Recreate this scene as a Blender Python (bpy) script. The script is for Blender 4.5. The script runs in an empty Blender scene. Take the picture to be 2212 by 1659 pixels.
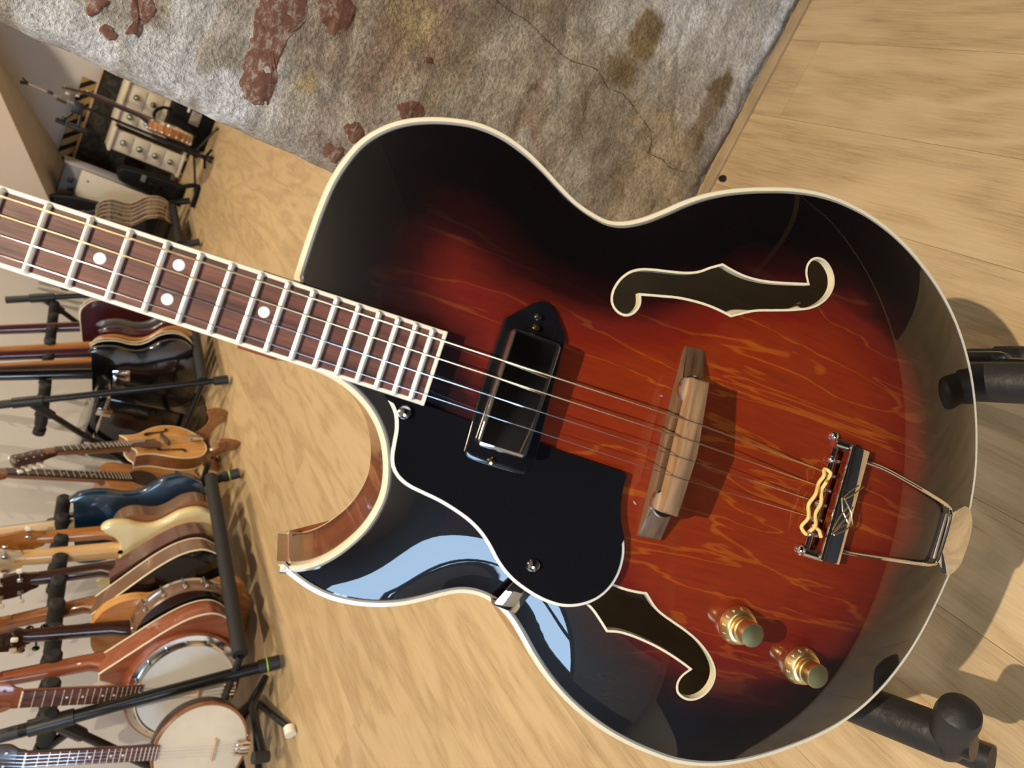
import bpy, bmesh, math, random
import numpy as np
from mathutils import Vector, Matrix, noise
from mathutils.geometry import delaunay_2d_cdt

random.seed(7)
SC = bpy.context.scene
COL = SC.collection
PI = math.pi

# ------------------------------------------------------------------ camera
cam_d = bpy.data.cameras.new('camera')
cam = bpy.data.objects.new('camera', cam_d)
COL.objects.link(cam)
cam_d.sensor_width = 36.0
cam_d.lens = 1533.0 / 2212.0 * 36.0
cx, cy, cz = Vector((0.4377, -0.4878, -0.7553)), -Vector((-0.8761, -0.4203, -0.2363)), -Vector((-0.2022, 0.7651, -0.6113))
M = Matrix.Identity(4)
for i in range(3):
    M[i][0], M[i][1], M[i][2] = cx[i], cy[i], cz[i]
M.translation = (0, 0, 0.95)
cam.matrix_world = M
cam_d.clip_start = 0.02
cam_d.dof.use_dof = True
cam_d.dof.focus_distance = 0.62
cam_d.dof.aperture_fstop = 11.0
SC.camera = cam

# ------------------------------------------------------------------ world, lamps, exposure
w = bpy.data.worlds.new('sky')
SC.world = w
w.use_nodes = True
bg = w.node_tree.nodes['Background']
bg.inputs[0].default_value = (0.50, 0.72, 1.0, 1)
bg.inputs[1].default_value = 17.0

def lamp(name, loc, power, color=(1.0, 0.835, 0.625), radius=0.022, size=2.5, blend=0.6, target=None):
    d = bpy.data.lights.new(name, 'SPOT')
    d.energy = power
    d.color = color
    d.shadow_soft_size = radius
    d.spot_size = size
    d.spot_blend = blend
    o = bpy.data.objects.new(name, d)
    o.location = loc
    if target is not None:
        v = Vector(target) - Vector(loc)
        o.rotation_euler = v.to_track_quat('-Z', 'Y').to_euler()
    COL.objects.link(o)
    return o
lamp('overhead_spot', (-0.08, -0.15, 2.52), 222, radius=0.009)
lamp('overhead_spot', (-0.75, 1.60, 2.52), 98, size=1.7, target=(-1.35, 1.95, 0.2))
lamp('overhead_spot', (-0.75, 3.15, 2.52), 118)
lamp('overhead_spot', (0.62, 4.55, 2.52), 170)

lamp('overhead_spot', (1.95, -0.10, 2.52), 36, radius=0.03, color=(1.0, 0.90, 0.76), size=1.9, target=(0.5, 0.8, 0.3))  # spot added only to brighten the masonry, not a known fixture

SC.view_settings.view_transform = 'Standard'
SC.view_settings.look = 'None'
SC.view_settings.exposure = 0.0
SC.view_settings.gamma = 1.0
SC.view_settings.use_curve_mapping = False

# ------------------------------------------------------------------ materials
def nodes_of(name):
    m = bpy.data.materials.new(name)
    m.use_nodes = True
    return m, m.node_tree.nodes, m.node_tree.links, m.node_tree.nodes['Principled BSDF']

def mat(name, col, rough=0.5, metal=0.0, coat=0.0, var=0.0, scale=20.0, bump=0.0, bscale=60.0, stretch=(1, 1, 1), col2=None, rand=0.0, spec=None, coat_rough=0.03):
    m, N, Lk, P = nodes_of(name)
    P.inputs['Base Color'].default_value = (*col, 1)
    P.inputs['Roughness'].default_value = rough
    P.inputs['Metallic'].default_value = metal
    P.inputs['Coat Weight'].default_value = coat
    P.inputs['Coat Roughness'].default_value = coat_rough
    if spec is not None:
        P.inputs['Specular IOR Level'].default_value = spec
    tc = N.new('ShaderNodeTexCoord')
    mp = N.new('ShaderNodeMapping')
    mp.inputs['Scale'].default_value = stretch
    Lk.new(tc.outputs['Object'], mp.inputs[0])
    if var > 0 or col2:
        n = N.new('ShaderNodeTexNoise')
        n.inputs['Scale'].default_value = scale
        n.inputs['Detail'].default_value = 5
        n.inputs['Roughness'].default_value = 0.6
        Lk.new(mp.outputs[0], n.inputs['Vector'])
        r = N.new('ShaderNodeValToRGB')
        a = [max(0, c * (1 - var)) for c in col]
        b = [min(1, c * (1 + var)) for c in col] if col2 is None else col2
        r.color_ramp.elements[0].position = 0.32
        r.color_ramp.elements[1].position = 0.68
        r.color_ramp.elements[0].color = (*a, 1)
        r.color_ramp.elements[1].color = (*b, 1)
        Lk.new(n.outputs[0], r.inputs[0])
        out = r.outputs[0]
        if rand > 0:
            oi = N.new('ShaderNodeObjectInfo')
            hs = N.new('ShaderNodeHueSaturation')
            mr = N.new('ShaderNodeMapRange')
            mr.inputs[3].default_value = 1 - rand
            mr.inputs[4].default_value = 1 + rand
            Lk.new(oi.outputs['Random'], mr.inputs[0])
            Lk.new(mr.outputs[0], hs.inputs['Value'])
            Lk.new(out, hs.inputs['Color'])
            out = hs.outputs[0]
        Lk.new(out, P.inputs['Base Color'])
    if bump > 0:
        n2 = N.new('ShaderNodeTexNoise')
        n2.inputs['Scale'].default_value = bscale
        n2.inputs['Detail'].default_value = 6
        Lk.new(mp.outputs[0], n2.inputs['Vector'])
        b = N.new('ShaderNodeBump')
        b.inputs['Strength'].default_value = bump
        b.inputs['Distance'].default_value = 0.004
        Lk.new(n2.outputs[0], b.inputs['Height'])
        Lk.new(b.outputs[0], P.inputs['Normal'])
    return m

MT = {}
MT['wall'] = mat('painted_wall', (0.64, 0.625, 0.61), 0.8, var=0.03, scale=3)
MT['soffit'] = mat('painted_soffit', (0.58, 0.50, 0.42), 0.8, var=0.03, scale=3)
MT['ceiling'] = mat('painted_ceiling', (0.66, 0.62, 0.56), 0.85, var=0.03, scale=3)
MT['reflection_sheet'] = mat('dark_reflection_sheet', (0.008, 0.008, 0.010), 0.9, var=0.3, scale=30)  # only for the added floor sheets that darken reflections
MT['darkwall'] = mat('dark_painted_wall', (0.014, 0.016, 0.022), 0.7, var=0.2, scale=4)
MT['black'] = mat('black_plastic', (0.012, 0.012, 0.013), 0.35, var=0.2, scale=30)
MT['blackmetal'] = mat('black_coated_steel', (0.007, 0.007, 0.008), 0.3, var=0.15, scale=40)
MT['foam'] = mat('black_foam', (0.012, 0.012, 0.013), 0.75, var=0.2, scale=60, bump=0.15, bscale=300)
MT['rubber'] = mat('black_rubber', (0.016, 0.016, 0.017), 0.5, var=0.2, scale=40, bump=0.25, bscale=120)
MT['cloth'] = mat('black_bag_cloth', (0.005, 0.005, 0.0055), 0.8, var=0.4, scale=20, bump=0.3, bscale=200, spec=0.2)
MT['chrome'] = mat('chrome', (0.82, 0.82, 0.83), 0.05, metal=1.0, var=0.02, scale=10)
MT['nickel'] = mat('nickel', (0.72, 0.70, 0.66), 0.16, metal=1.0, var=0.03, scale=20)
MT['gold'] = mat('brushed_gold', (0.90, 0.70, 0.32), 0.34, metal=1.0, var=0.05, scale=60)
MT['goldlight'] = mat('pale_gold_cap', (0.95, 0.78, 0.36), 0.30, metal=1.0, var=0.08, scale=80)
MT['brass'] = mat('brass', (0.80, 0.62, 0.25), 0.18, metal=1.0, var=0.05, scale=60)
MT['cream'] = mat('cream_binding', (0.78, 0.70, 0.50), 0.3, coat=0.6, var=0.03, scale=8)
MT['ivory'] = mat('ivory_plastic', (0.80, 0.76, 0.66), 0.35, var=0.03, scale=20)
MT['white'] = mat('white_paint', (0.68, 0.61, 0.48), 0.55, var=0.04, scale=6)
MT['pearl'] = mat('pearl_inlay', (0.82, 0.82, 0.86), 0.3, coat=0.5, var=0.06, scale=120)
MT['fret'] = mat('fret_wire', (0.93, 0.90, 0.80), 0.30, metal=0.55, var=0.03, scale=80)
MT['bronze'] = mat('wound_string', (0.85, 0.62, 0.34), 0.3, metal=1.0, var=0.05, scale=300)
MT['steel'] = mat('plain_string', (0.75, 0.74, 0.74), 0.2, metal=1.0, var=0.03, scale=300)
MT['rosewood'] = mat('rosewood', (0.060, 0.020, 0.015), 0.5, var=0.5, scale=9, stretch=(14, 1.2, 6), col2=(0.165, 0.058, 0.042), bump=0.12, bscale=40)
MT['bridgewood'] = mat('bridge_rosewood', (0.085, 0.045, 0.022), 0.45, var=0.4, scale=12, stretch=(1, 14, 8), col2=(0.17, 0.095, 0.05))
MT['saddlewood'] = mat('saddle_rosewood', (0.22, 0.13, 0.065), 0.45, var=0.3, scale=12, stretch=(1, 14, 8), col2=(0.33, 0.20, 0.105))
MT['mahog'] = mat('red_stained_side', (0.16, 0.035, 0.014), 0.35, coat=0.8, var=0.4, scale=6, stretch=(1, 1, 4), col2=(0.30, 0.085, 0.030))
MT['neckwood'] = mat('dark_neck_wood', (0.045, 0.012, 0.008), 0.35, coat=0.8, var=0.4, scale=6, stretch=(8, 1, 8))
MT['lining'] = mat('raw_maple_inside', (0.90, 0.78, 0.60), 0.75, var=0.12, scale=10, stretch=(6, 1, 1))
MT['pickguard'] = mat('black_pickguard', (0.006, 0.006, 0.008), 0.12, coat=0.5, var=0.1, scale=10)
MT['yellowcord'] = mat('yellow_cord', (0.72, 0.50, 0.16), 0.6, var=0.15, scale=80)
MT['digits'] = mat('printed_digits', (0.9, 0.86, 0.7), 0.5, var=0.02)
MT['greenring'] = mat('green_marker_ring', (0.45, 0.85, 0.10), 0.5, var=0.05)

def wood(name, c1, c2, rough=0.3, coat=0.7, scale=7, stretch=(9, 1, 9)):
    MT[name] = mat(name, c1, rough, coat=coat, var=0.0, scale=scale, stretch=stretch, col2=c2)
wood('honey', (0.50, 0.23, 0.055), (0.68, 0.36, 0.11))
wood('brownwood', (0.17, 0.062, 0.020), (0.30, 0.12, 0.045))
wood('orangewood', (0.30, 0.11, 0.024), (0.46, 0.19, 0.050))
wood('redwood', (0.20, 0.055, 0.022), (0.32, 0.10, 0.045))
wood('cedar', (0.36, 0.155, 0.045), (0.50, 0.24, 0.085), rough=0.45, coat=0.2)
wood('maple', (0.55, 0.33, 0.13), (0.68, 0.44, 0.20))
wood('palemaple', (0.58, 0.45, 0.29), (0.70, 0.57, 0.40))
wood('darkwood', (0.022, 0.009, 0.006), (0.055, 0.020, 0.013))
wood('ebony', (0.028, 0.018, 0.015), (0.065, 0.040, 0.033), coat=0.2)
MT['burgundy'] = mat('burgundy_gloss', (0.055, 0.008, 0.010), 0.25, coat=1.0, var=0.15, scale=6)
MT['plum'] = mat('dull_plum_side', (0.11, 0.045, 0.038), 0.3, coat=0.8, var=0.15, scale=6)
MT['taupe'] = mat('taupe_gloss_side', (0.17, 0.095, 0.058), 0.3, coat=0.9, var=0.15, scale=6)
MT['gloss'] = mat('black_gloss', (0.004, 0.004, 0.005), 0.15, coat=1.0, var=0.1, scale=6)
MT['blue'] = mat('ocean_blue_gloss', (0.004, 0.028, 0.062), 0.25, coat=1.0, var=0.15, scale=6)
MT['grey'] = mat('grey_gloss', (0.075, 0.075, 0.075), 0.3, coat=0.8, var=0.1, scale=6)
MT['butter'] = mat('cream_lacquer', (0.72, 0.62, 0.34), 0.25, coat=0.8, var=0.03, scale=6)
MT['skin'] = mat('drum_skin', (0.66, 0.66, 0.62), 0.6, var=0.05, scale=8)
MT['skin2'] = mat('worn_drum_skin', (0.66, 0.60, 0.48), 0.65, var=0.08, scale=9)
MT['sunburst'] = mat('amber_sunburst_side', (0.035, 0.014, 0.006), 0.25, coat=1.0, var=0.5, scale=5, col2=(0.16, 0.07, 0.022))
MT['greybox'] = mat('grey_painted_box', (0.20, 0.20, 0.21), 0.5, var=0.06, scale=8)
MT['greydaylit'] = mat('daylit_grey', (0.38, 0.38, 0.42), 0.45, var=0.05, scale=8)  # lighter bluish copy of the box grey, painting daylight onto one side
MT['board'] = mat('white_board', (0.62, 0.56, 0.45), 0.5, var=0.05, scale=5)
MT['tin'] = mat('brushed_knob_metal', (0.34, 0.30, 0.20), 0.25, metal=1.0, var=0.05, scale=50)
MT['paperlabel'] = mat('grey_paper_label', (0.28, 0.25, 0.22), 0.7, var=0.3, scale=40)
MT['tortoise'] = mat('tortoise_plate', (0.05, 0.008, 0.006), 0.2, coat=0.8, var=0.5, scale=20)
MT['strip'] = mat('tan_floor_strip', (0.36, 0.26, 0.15), 0.7, var=0.2, scale=20)
MT['crack'] = mat('crack_shadow_line', (0.07, 0.055, 0.04), 0.9, var=0.2, scale=40)
MT['glass'] = mat('window_glass', (1, 1, 1), 0.0)
g = MT['glass'].node_tree.nodes['Principled BSDF']
g.inputs['Transmission Weight'].default_value = 1.0
g.inputs['IOR'].default_value = 1.01

def marbled():
    m, N, Lk, P = nodes_of('black_marbled_cloth')
    tc = N.new('ShaderNodeTexCoord')
    n = N.new('ShaderNodeTexNoise'); n.inputs['Scale'].default_value = 16; n.inputs['Detail'].default_value = 8; n.inputs['Roughness'].default_value = 0.7; n.inputs['Distortion'].default_value = 1.2
    Lk.new(tc.outputs['Object'], n.inputs['Vector'])
    r = N.new('ShaderNodeValToRGB')
    r.color_ramp.elements[0].position = 0.44; r.color_ramp.elements[0].color = (0.010, 0.009, 0.008, 1)
    r.color_ramp.elements[1].position = 0.72; r.color_ramp.elements[1].color = (0.10, 0.082, 0.055, 1)
    Lk.new(n.outputs[0], r.inputs[0]); Lk.new(r.outputs[0], P.inputs['Base Color'])
    P.inputs['Roughness'].default_value = 0.75
    return m
MT['marble'] = marbled()

def hazard():
    m, N, Lk, P = nodes_of('black_yellow_hazard_tape')
    tc = N.new('ShaderNodeTexCoord')
    sp = N.new('ShaderNodeSeparateXYZ'); Lk.new(tc.outputs['Object'], sp.inputs[0])
    a = N.new('ShaderNodeMath'); a.operation = 'ADD'; Lk.new(sp.outputs['X'], a.inputs[0]); Lk.new(sp.outputs['Z'], a.inputs[1])
    b = N.new('ShaderNodeMath'); b.operation = 'MULTIPLY'; b.inputs[1].default_value = 11.0; Lk.new(a.outputs[0], b.inputs[0])
    c = N.new('ShaderNodeMath'); c.operation = 'FRACT'; Lk.new(b.outputs[0], c.inputs[0])
    d = N.new('ShaderNodeMath'); d.operation = 'GREATER_THAN'; d.inputs[1].default_value = 0.55; Lk.new(c.outputs[0], d.inputs[0])
    mx = N.new('ShaderNodeMix'); mx.data_type = 'RGBA'
    mx.inputs[6].default_value = (0.42, 0.27, 0.10, 1); mx.inputs[7].default_value = (0.01, 0.01, 0.01, 1)
    Lk.new(d.outputs[0], mx.inputs[0]); Lk.new(mx.outputs[2], P.inputs['Base Color'])
    P.inputs['Roughness'].default_value = 0.7
    P.inputs['Specular IOR Level'].default_value = 0.2
    return m
MT['hazard'] = hazard()

def oak():
    m, N, Lk, P = nodes_of('oak_laminate')
    tc = N.new('ShaderNodeTexCoord')
    oi = N.new('ShaderNodeObjectInfo')
    ofs = N.new('ShaderNodeVectorMath'); ofs.operation = 'SCALE'; ofs.inputs[0].default_value = (31.0, 57.0, 13.0)
    Lk.new(oi.outputs['Random'], ofs.inputs['Scale'])
    ad = N.new('ShaderNodeVectorMath'); ad.operation = 'ADD'
    Lk.new(tc.outputs['Object'], ad.inputs[0]); Lk.new(ofs.outputs[0], ad.inputs[1])
    def nz(scale, sx, sy, det, dist=0.0, rough=0.55):
        mp = N.new('ShaderNodeMapping'); mp.inputs['Scale'].default_value = (sx, sy, 1)
        Lk.new(ad.outputs[0], mp.inputs[0])
        n = N.new('ShaderNodeTexNoise'); n.inputs['Scale'].default_value = scale; n.inputs['Detail'].default_value = det
        n.inputs['Distortion'].default_value = dist; n.inputs['Roughness'].default_value = rough
        Lk.new(mp.outputs[0], n.inputs['Vector'])
        return n
    big = nz(3.0, 3.0, 0.55, 3, 0.3)
    # growth rings: fract of a slow field gives cathedral lines
    k = N.new('ShaderNodeMath'); k.operation = 'MULTIPLY'; k.inputs[1].default_value = 34.0; Lk.new(big.outputs[0], k.inputs[0])
    sn = N.new('ShaderNodeMath'); sn.operation = 'SINE'; Lk.new(k.outputs[0], sn.inputs[0])
    s2 = N.new('ShaderNodeMapRange'); s2.inputs[1].default_value = -1; s2.inputs[2].default_value = 1; Lk.new(sn.outputs[0], s2.inputs[0])
    fine = nz(52.0, 9.0, 0.28, 8, 0.2, 0.80)
    mid = nz(9.0, 2.5, 0.45, 4)
    a1 = N.new('ShaderNodeMath'); a1.operation = 'MULTIPLY_ADD'; a1.inputs[1].default_value = 0.22; Lk.new(s2.outputs[0], a1.inputs[0])
    m1 = N.new('ShaderNodeMath'); m1.operation = 'MULTIPLY'; m1.inputs[1].default_value = 0.95; Lk.new(fine.outputs[0], m1.inputs[0])
    Lk.new(m1.outputs[0], a1.inputs[2])
    a2 = N.new('ShaderNodeMath'); a2.operation = 'MULTIPLY_ADD'; a2.inputs[1].default_value = 0.14; Lk.new(mid.outputs[0], a2.inputs[0]); Lk.new(a1.outputs[0], a2.inputs[2])
    r = N.new('ShaderNodeValToRGB')
    r.color_ramp.elements[0].position = 0.40; r.color_ramp.elements[0].color = (0.295, 0.200, 0.100, 1)
    r.color_ramp.elements[1].position = 0.84; r.color_ramp.elements[1].color = (0.530, 0.392, 0.222, 1)
    e = r.color_ramp.elements.new(0.57); e.color = (0.440, 0.314, 0.166, 1)
    Lk.new(a2.outputs[0], r.inputs[0])
    hs = N.new('ShaderNodeHueSaturation')
    mr = N.new('ShaderNodeMapRange'); mr.inputs[3].default_value = 0.94; mr.inputs[4].default_value = 1.05
    Lk.new(oi.outputs['Random'], mr.inputs[0]); Lk.new(mr.outputs[0], hs.inputs['Value']); Lk.new(r.outputs[0], hs.inputs['Color'])
    Lk.new(hs.outputs[0], P.inputs['Base Color'])
    P.inputs['Roughness'].default_value = 0.42
    b = N.new('ShaderNodeBump'); b.inputs['Strength'].default_value = 0.10; b.inputs['Distance'].default_value = 0.002
    Lk.new(a1.outputs[0], b.inputs['Height']); Lk.new(b.outputs[0], P.inputs['Normal'])
    return m
MT['oak'] = oak()
MT['subfloor'] = mat('floor_joint', (0.32, 0.21, 0.10), 0.8, var=0.1)

def stone():
    m, N, Lk, P = nodes_of('old_plastered_masonry')
    at = N.new('ShaderNodeAttribute'); at.attribute_name = 'tint'
    tc = N.new('ShaderNodeTexCoord')
    n = N.new('ShaderNodeTexNoise'); n.inputs['Scale'].default_value = 190; n.inputs['Detail'].default_value = 6; n.inputs['Roughness'].default_value = 0.62; n.inputs['Distortion'].default_value = 0.15
    Lk.new(tc.outputs['Object'], n.inputs['Vector'])
    n2 = N.new('ShaderNodeTexNoise'); n2.inputs['Scale'].default_value = 34; n2.inputs['Detail'].default_value = 6
    Lk.new(tc.outputs['Object'], n2.inputs['Vector'])
    mr = N.new('ShaderNodeMapRange'); mr.inputs[1].default_value = 0.3; mr.inputs[2].default_value = 0.7; mr.inputs[3].default_value = 0.60; mr.inputs[4].default_value = 1.34
    Lk.new(n.outputs[0], mr.inputs[0])
    mr2 = N.new('ShaderNodeMapRange'); mr2.inputs[1].default_value = 0.3; mr2.inputs[2].default_value = 0.7; mr2.inputs[3].default_value = 0.74; mr2.inputs[4].default_value = 1.24
    Lk.new(n2.outputs[0], mr2.inputs[0])
    mu = N.new('ShaderNodeMath'); mu.operation = 'MULTIPLY'; Lk.new(mr.outputs[0], mu.inputs[0]); Lk.new(mr2.outputs[0], mu.inputs[1])
    vm = N.new('ShaderNodeVectorMath'); vm.operation = 'SCALE'; Lk.new(at.outputs['Color'], vm.inputs[0]); Lk.new(mu.outputs[0], vm.inputs['Scale'])
    Lk.new(vm.outputs[0], P.inputs['Base Color'])
    P.inputs['Roughness'].default_value = 0.85
    b = N.new('ShaderNodeBump'); b.inputs['Strength'].default_value = 1.0; b.inputs['Distance'].default_value = 0.008
    Lk.new(n.outputs[0], b.inputs['Height']); Lk.new(b.outputs[0], P.inputs['Normal'])
    return m
MT['stone'] = stone()

def brickmat():
    m, N, Lk, P = nodes_of('red_brick_with_lime')
    tc = N.new('ShaderNodeTexCoord')
    n = N.new('ShaderNodeTexNoise'); n.inputs['Scale'].default_value = 60; n.inputs['Detail'].default_value = 10; n.inputs['Roughness'].default_value = 0.78; n.inputs['Distortion'].default_value = 0.2
    mp = N.new('ShaderNodeMapping'); mp.inputs['Scale'].default_value = (1, 1, 1.6)
    Lk.new(tc.outputs['Object'], mp.inputs[0]); Lk.new(mp.outputs[0], n.inputs['Vector'])
    r = N.new('ShaderNodeValToRGB')
    r.color_ramp.elements[0].position = 0.36; r.color_ramp.elements[0].color = (0.120, 0.052, 0.038, 1)
    r.color_ramp.elements[1].position = 0.62; r.color_ramp.elements[1].color = (0.36, 0.32, 0.27, 1)
    e = r.color_ramp.elements.new(0.51); e.color = (0.165, 0.075, 0.055, 1)
    Lk.new(n.outputs[0], r.inputs[0]); Lk.new(r.outputs[0], P.inputs['Base Color'])
    P.inputs['Roughness'].default_value = 0.85
    b = N.new('ShaderNodeBump'); b.inputs['Strength'].default_value = 0.6; b.inputs['Distance'].default_value = 0.003
    Lk.new(n.outputs[0], b.inputs['Height']); Lk.new(b.outputs[0], P.inputs['Normal'])
    return m
MT['brick'] = brickmat()

def burst():
    m, N, Lk, P = nodes_of('cherry_sunburst_lacquer')
    at = N.new('ShaderNodeAttribute'); at.attribute_name = 'burst'
    tc = N.new('ShaderNodeTexCoord')
    # flamed maple: thin paler veins running across the top
    mp = N.new('ShaderNodeMapping'); mp.inputs['Scale'].default_value = (5.5, 0.75, 0.4); mp.inputs['Rotation'].default_value = (0, 0, -0.28)
    Lk.new(tc.outputs['Object'], mp.inputs[0])
    n = N.new('ShaderNodeTexNoise'); n.inputs['Scale'].default_value = 6; n.inputs['Detail'].default_value = 4.5; n.inputs['Distortion'].default_value = 0.5
    Lk.new(mp.outputs[0], n.inputs['Vector'])
    k = N.new('ShaderNodeMath'); k.operation = 'MULTIPLY'; k.inputs[1].default_value = 26; Lk.new(n.outputs[0], k.inputs[0])
    s = N.new('ShaderNodeMath'); s.operation = 'SINE'; Lk.new(k.outputs[0], s.inputs[0])
    mr = N.new('ShaderNodeMapRange'); mr.inputs[1].default_value = 0.93; mr.inputs[2].default_value = 1.0; mr.inputs[3].default_value = 0.0; mr.inputs[4].default_value = 1.0
    Lk.new(s.outputs[0], mr.inputs[0])
    n2 = N.new('ShaderNodeTexNoise'); n2.inputs['Scale'].default_value = 11; n2.inputs['Detail'].default_value = 5; n2.inputs['Distortion'].default_value = 0.8
    mp2 = N.new('ShaderNodeMapping'); mp2.inputs['Scale'].default_value = (2.6, 1.1, 1.0); mp2.inputs['Rotation'].default_value = (0, 0, -0.35)
    Lk.new(tc.outputs['Object'], mp2.inputs[0]); Lk.new(mp2.outputs[0], n2.inputs['Vector'])
    n3 = N.new('ShaderNodeTexNoise'); n3.inputs['Scale'].default_value = 120; n3.inputs['Detail'].default_value = 4
    mp3 = N.new('ShaderNodeMapping'); mp3.inputs['Scale'].default_value = (3.0, 0.3, 1.0)
    Lk.new(tc.outputs['Object'], mp3.inputs[0]); Lk.new(mp3.outputs[0], n3.inputs['Vector'])
    # ramp position = burst + cloud
    c1 = N.new('ShaderNodeMath'); c1.operation = 'MULTIPLY_ADD'; c1.inputs[1].default_value = 0.34; c1.inputs[2].default_value = -0.17; Lk.new(n2.outputs[0], c1.inputs[0])
    c2 = N.new('ShaderNodeMath'); c2.operation = 'ADD'; Lk.new(at.outputs['Fac'], c2.inputs[0]); Lk.new(c1.outputs[0], c2.inputs[1])
    r = N.new('ShaderNodeValToRGB')
    cr = r.color_ramp
    cr.elements[0].position = 0.10; cr.elements[0].color = (0.0022, 0.0010, 0.0012, 1)
    cr.elements[1].position = 1.0; cr.elements[1].color = (0.215, 0.023, 0.0036, 1)
    e = cr.elements.new(0.36); e.color = (0.020, 0.0024, 0.0024, 1)
    e = cr.elements.new(0.60); e.color = (0.115, 0.0095, 0.0050, 1)
    e = cr.elements.new(0.80); e.color = (0.148, 0.0100, 0.0030, 1)
    Lk.new(c2.outputs[0], r.inputs[0])
    hs = N.new('ShaderNodeHueSaturation'); Lk.new(r.outputs[0], hs.inputs['Color'])
    v1 = N.new('ShaderNodeMath'); v1.operation = 'MULTIPLY_ADD'; v1.inputs[1].default_value = 0.42; v1.inputs[2].default_value = 0.96; Lk.new(mr.outputs[0], v1.inputs[0])
    v2 = N.new('ShaderNodeMath'); v2.operation = 'MULTIPLY_ADD'; v2.inputs[1].default_value = 0.62; v2.inputs[2].default_value = 0.69; Lk.new(n3.outputs[0], v2.inputs[0])
    v3 = N.new('ShaderNodeMath'); v3.operation = 'MULTIPLY'; Lk.new(v1.outputs[0], v3.inputs[0]); Lk.new(v2.outputs[0], v3.inputs[1])
    Lk.new(v3.outputs[0], hs.inputs['Value'])
    h1 = N.new('ShaderNodeMath'); h1.operation = 'MULTIPLY_ADD'; h1.inputs[1].default_value = 0.018; h1.inputs[2].default_value = 0.5; Lk.new(mr.outputs[0], h1.inputs[0])
    Lk.new(h1.outputs[0], hs.inputs['Hue'])
    Lk.new(hs.outputs[0], P.inputs['Base Color'])
    P.inputs['Roughness'].default_value = 0.45
    P.inputs['Specular IOR Level'].default_value = 0.15
    P.inputs['Coat Weight'].default_value = 1.0
    P.inputs['Coat Roughness'].default_value = 0.012
    P.inputs['Coat IOR'].default_value = 1.52
    return m
MT['burst'] = burst()

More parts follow.
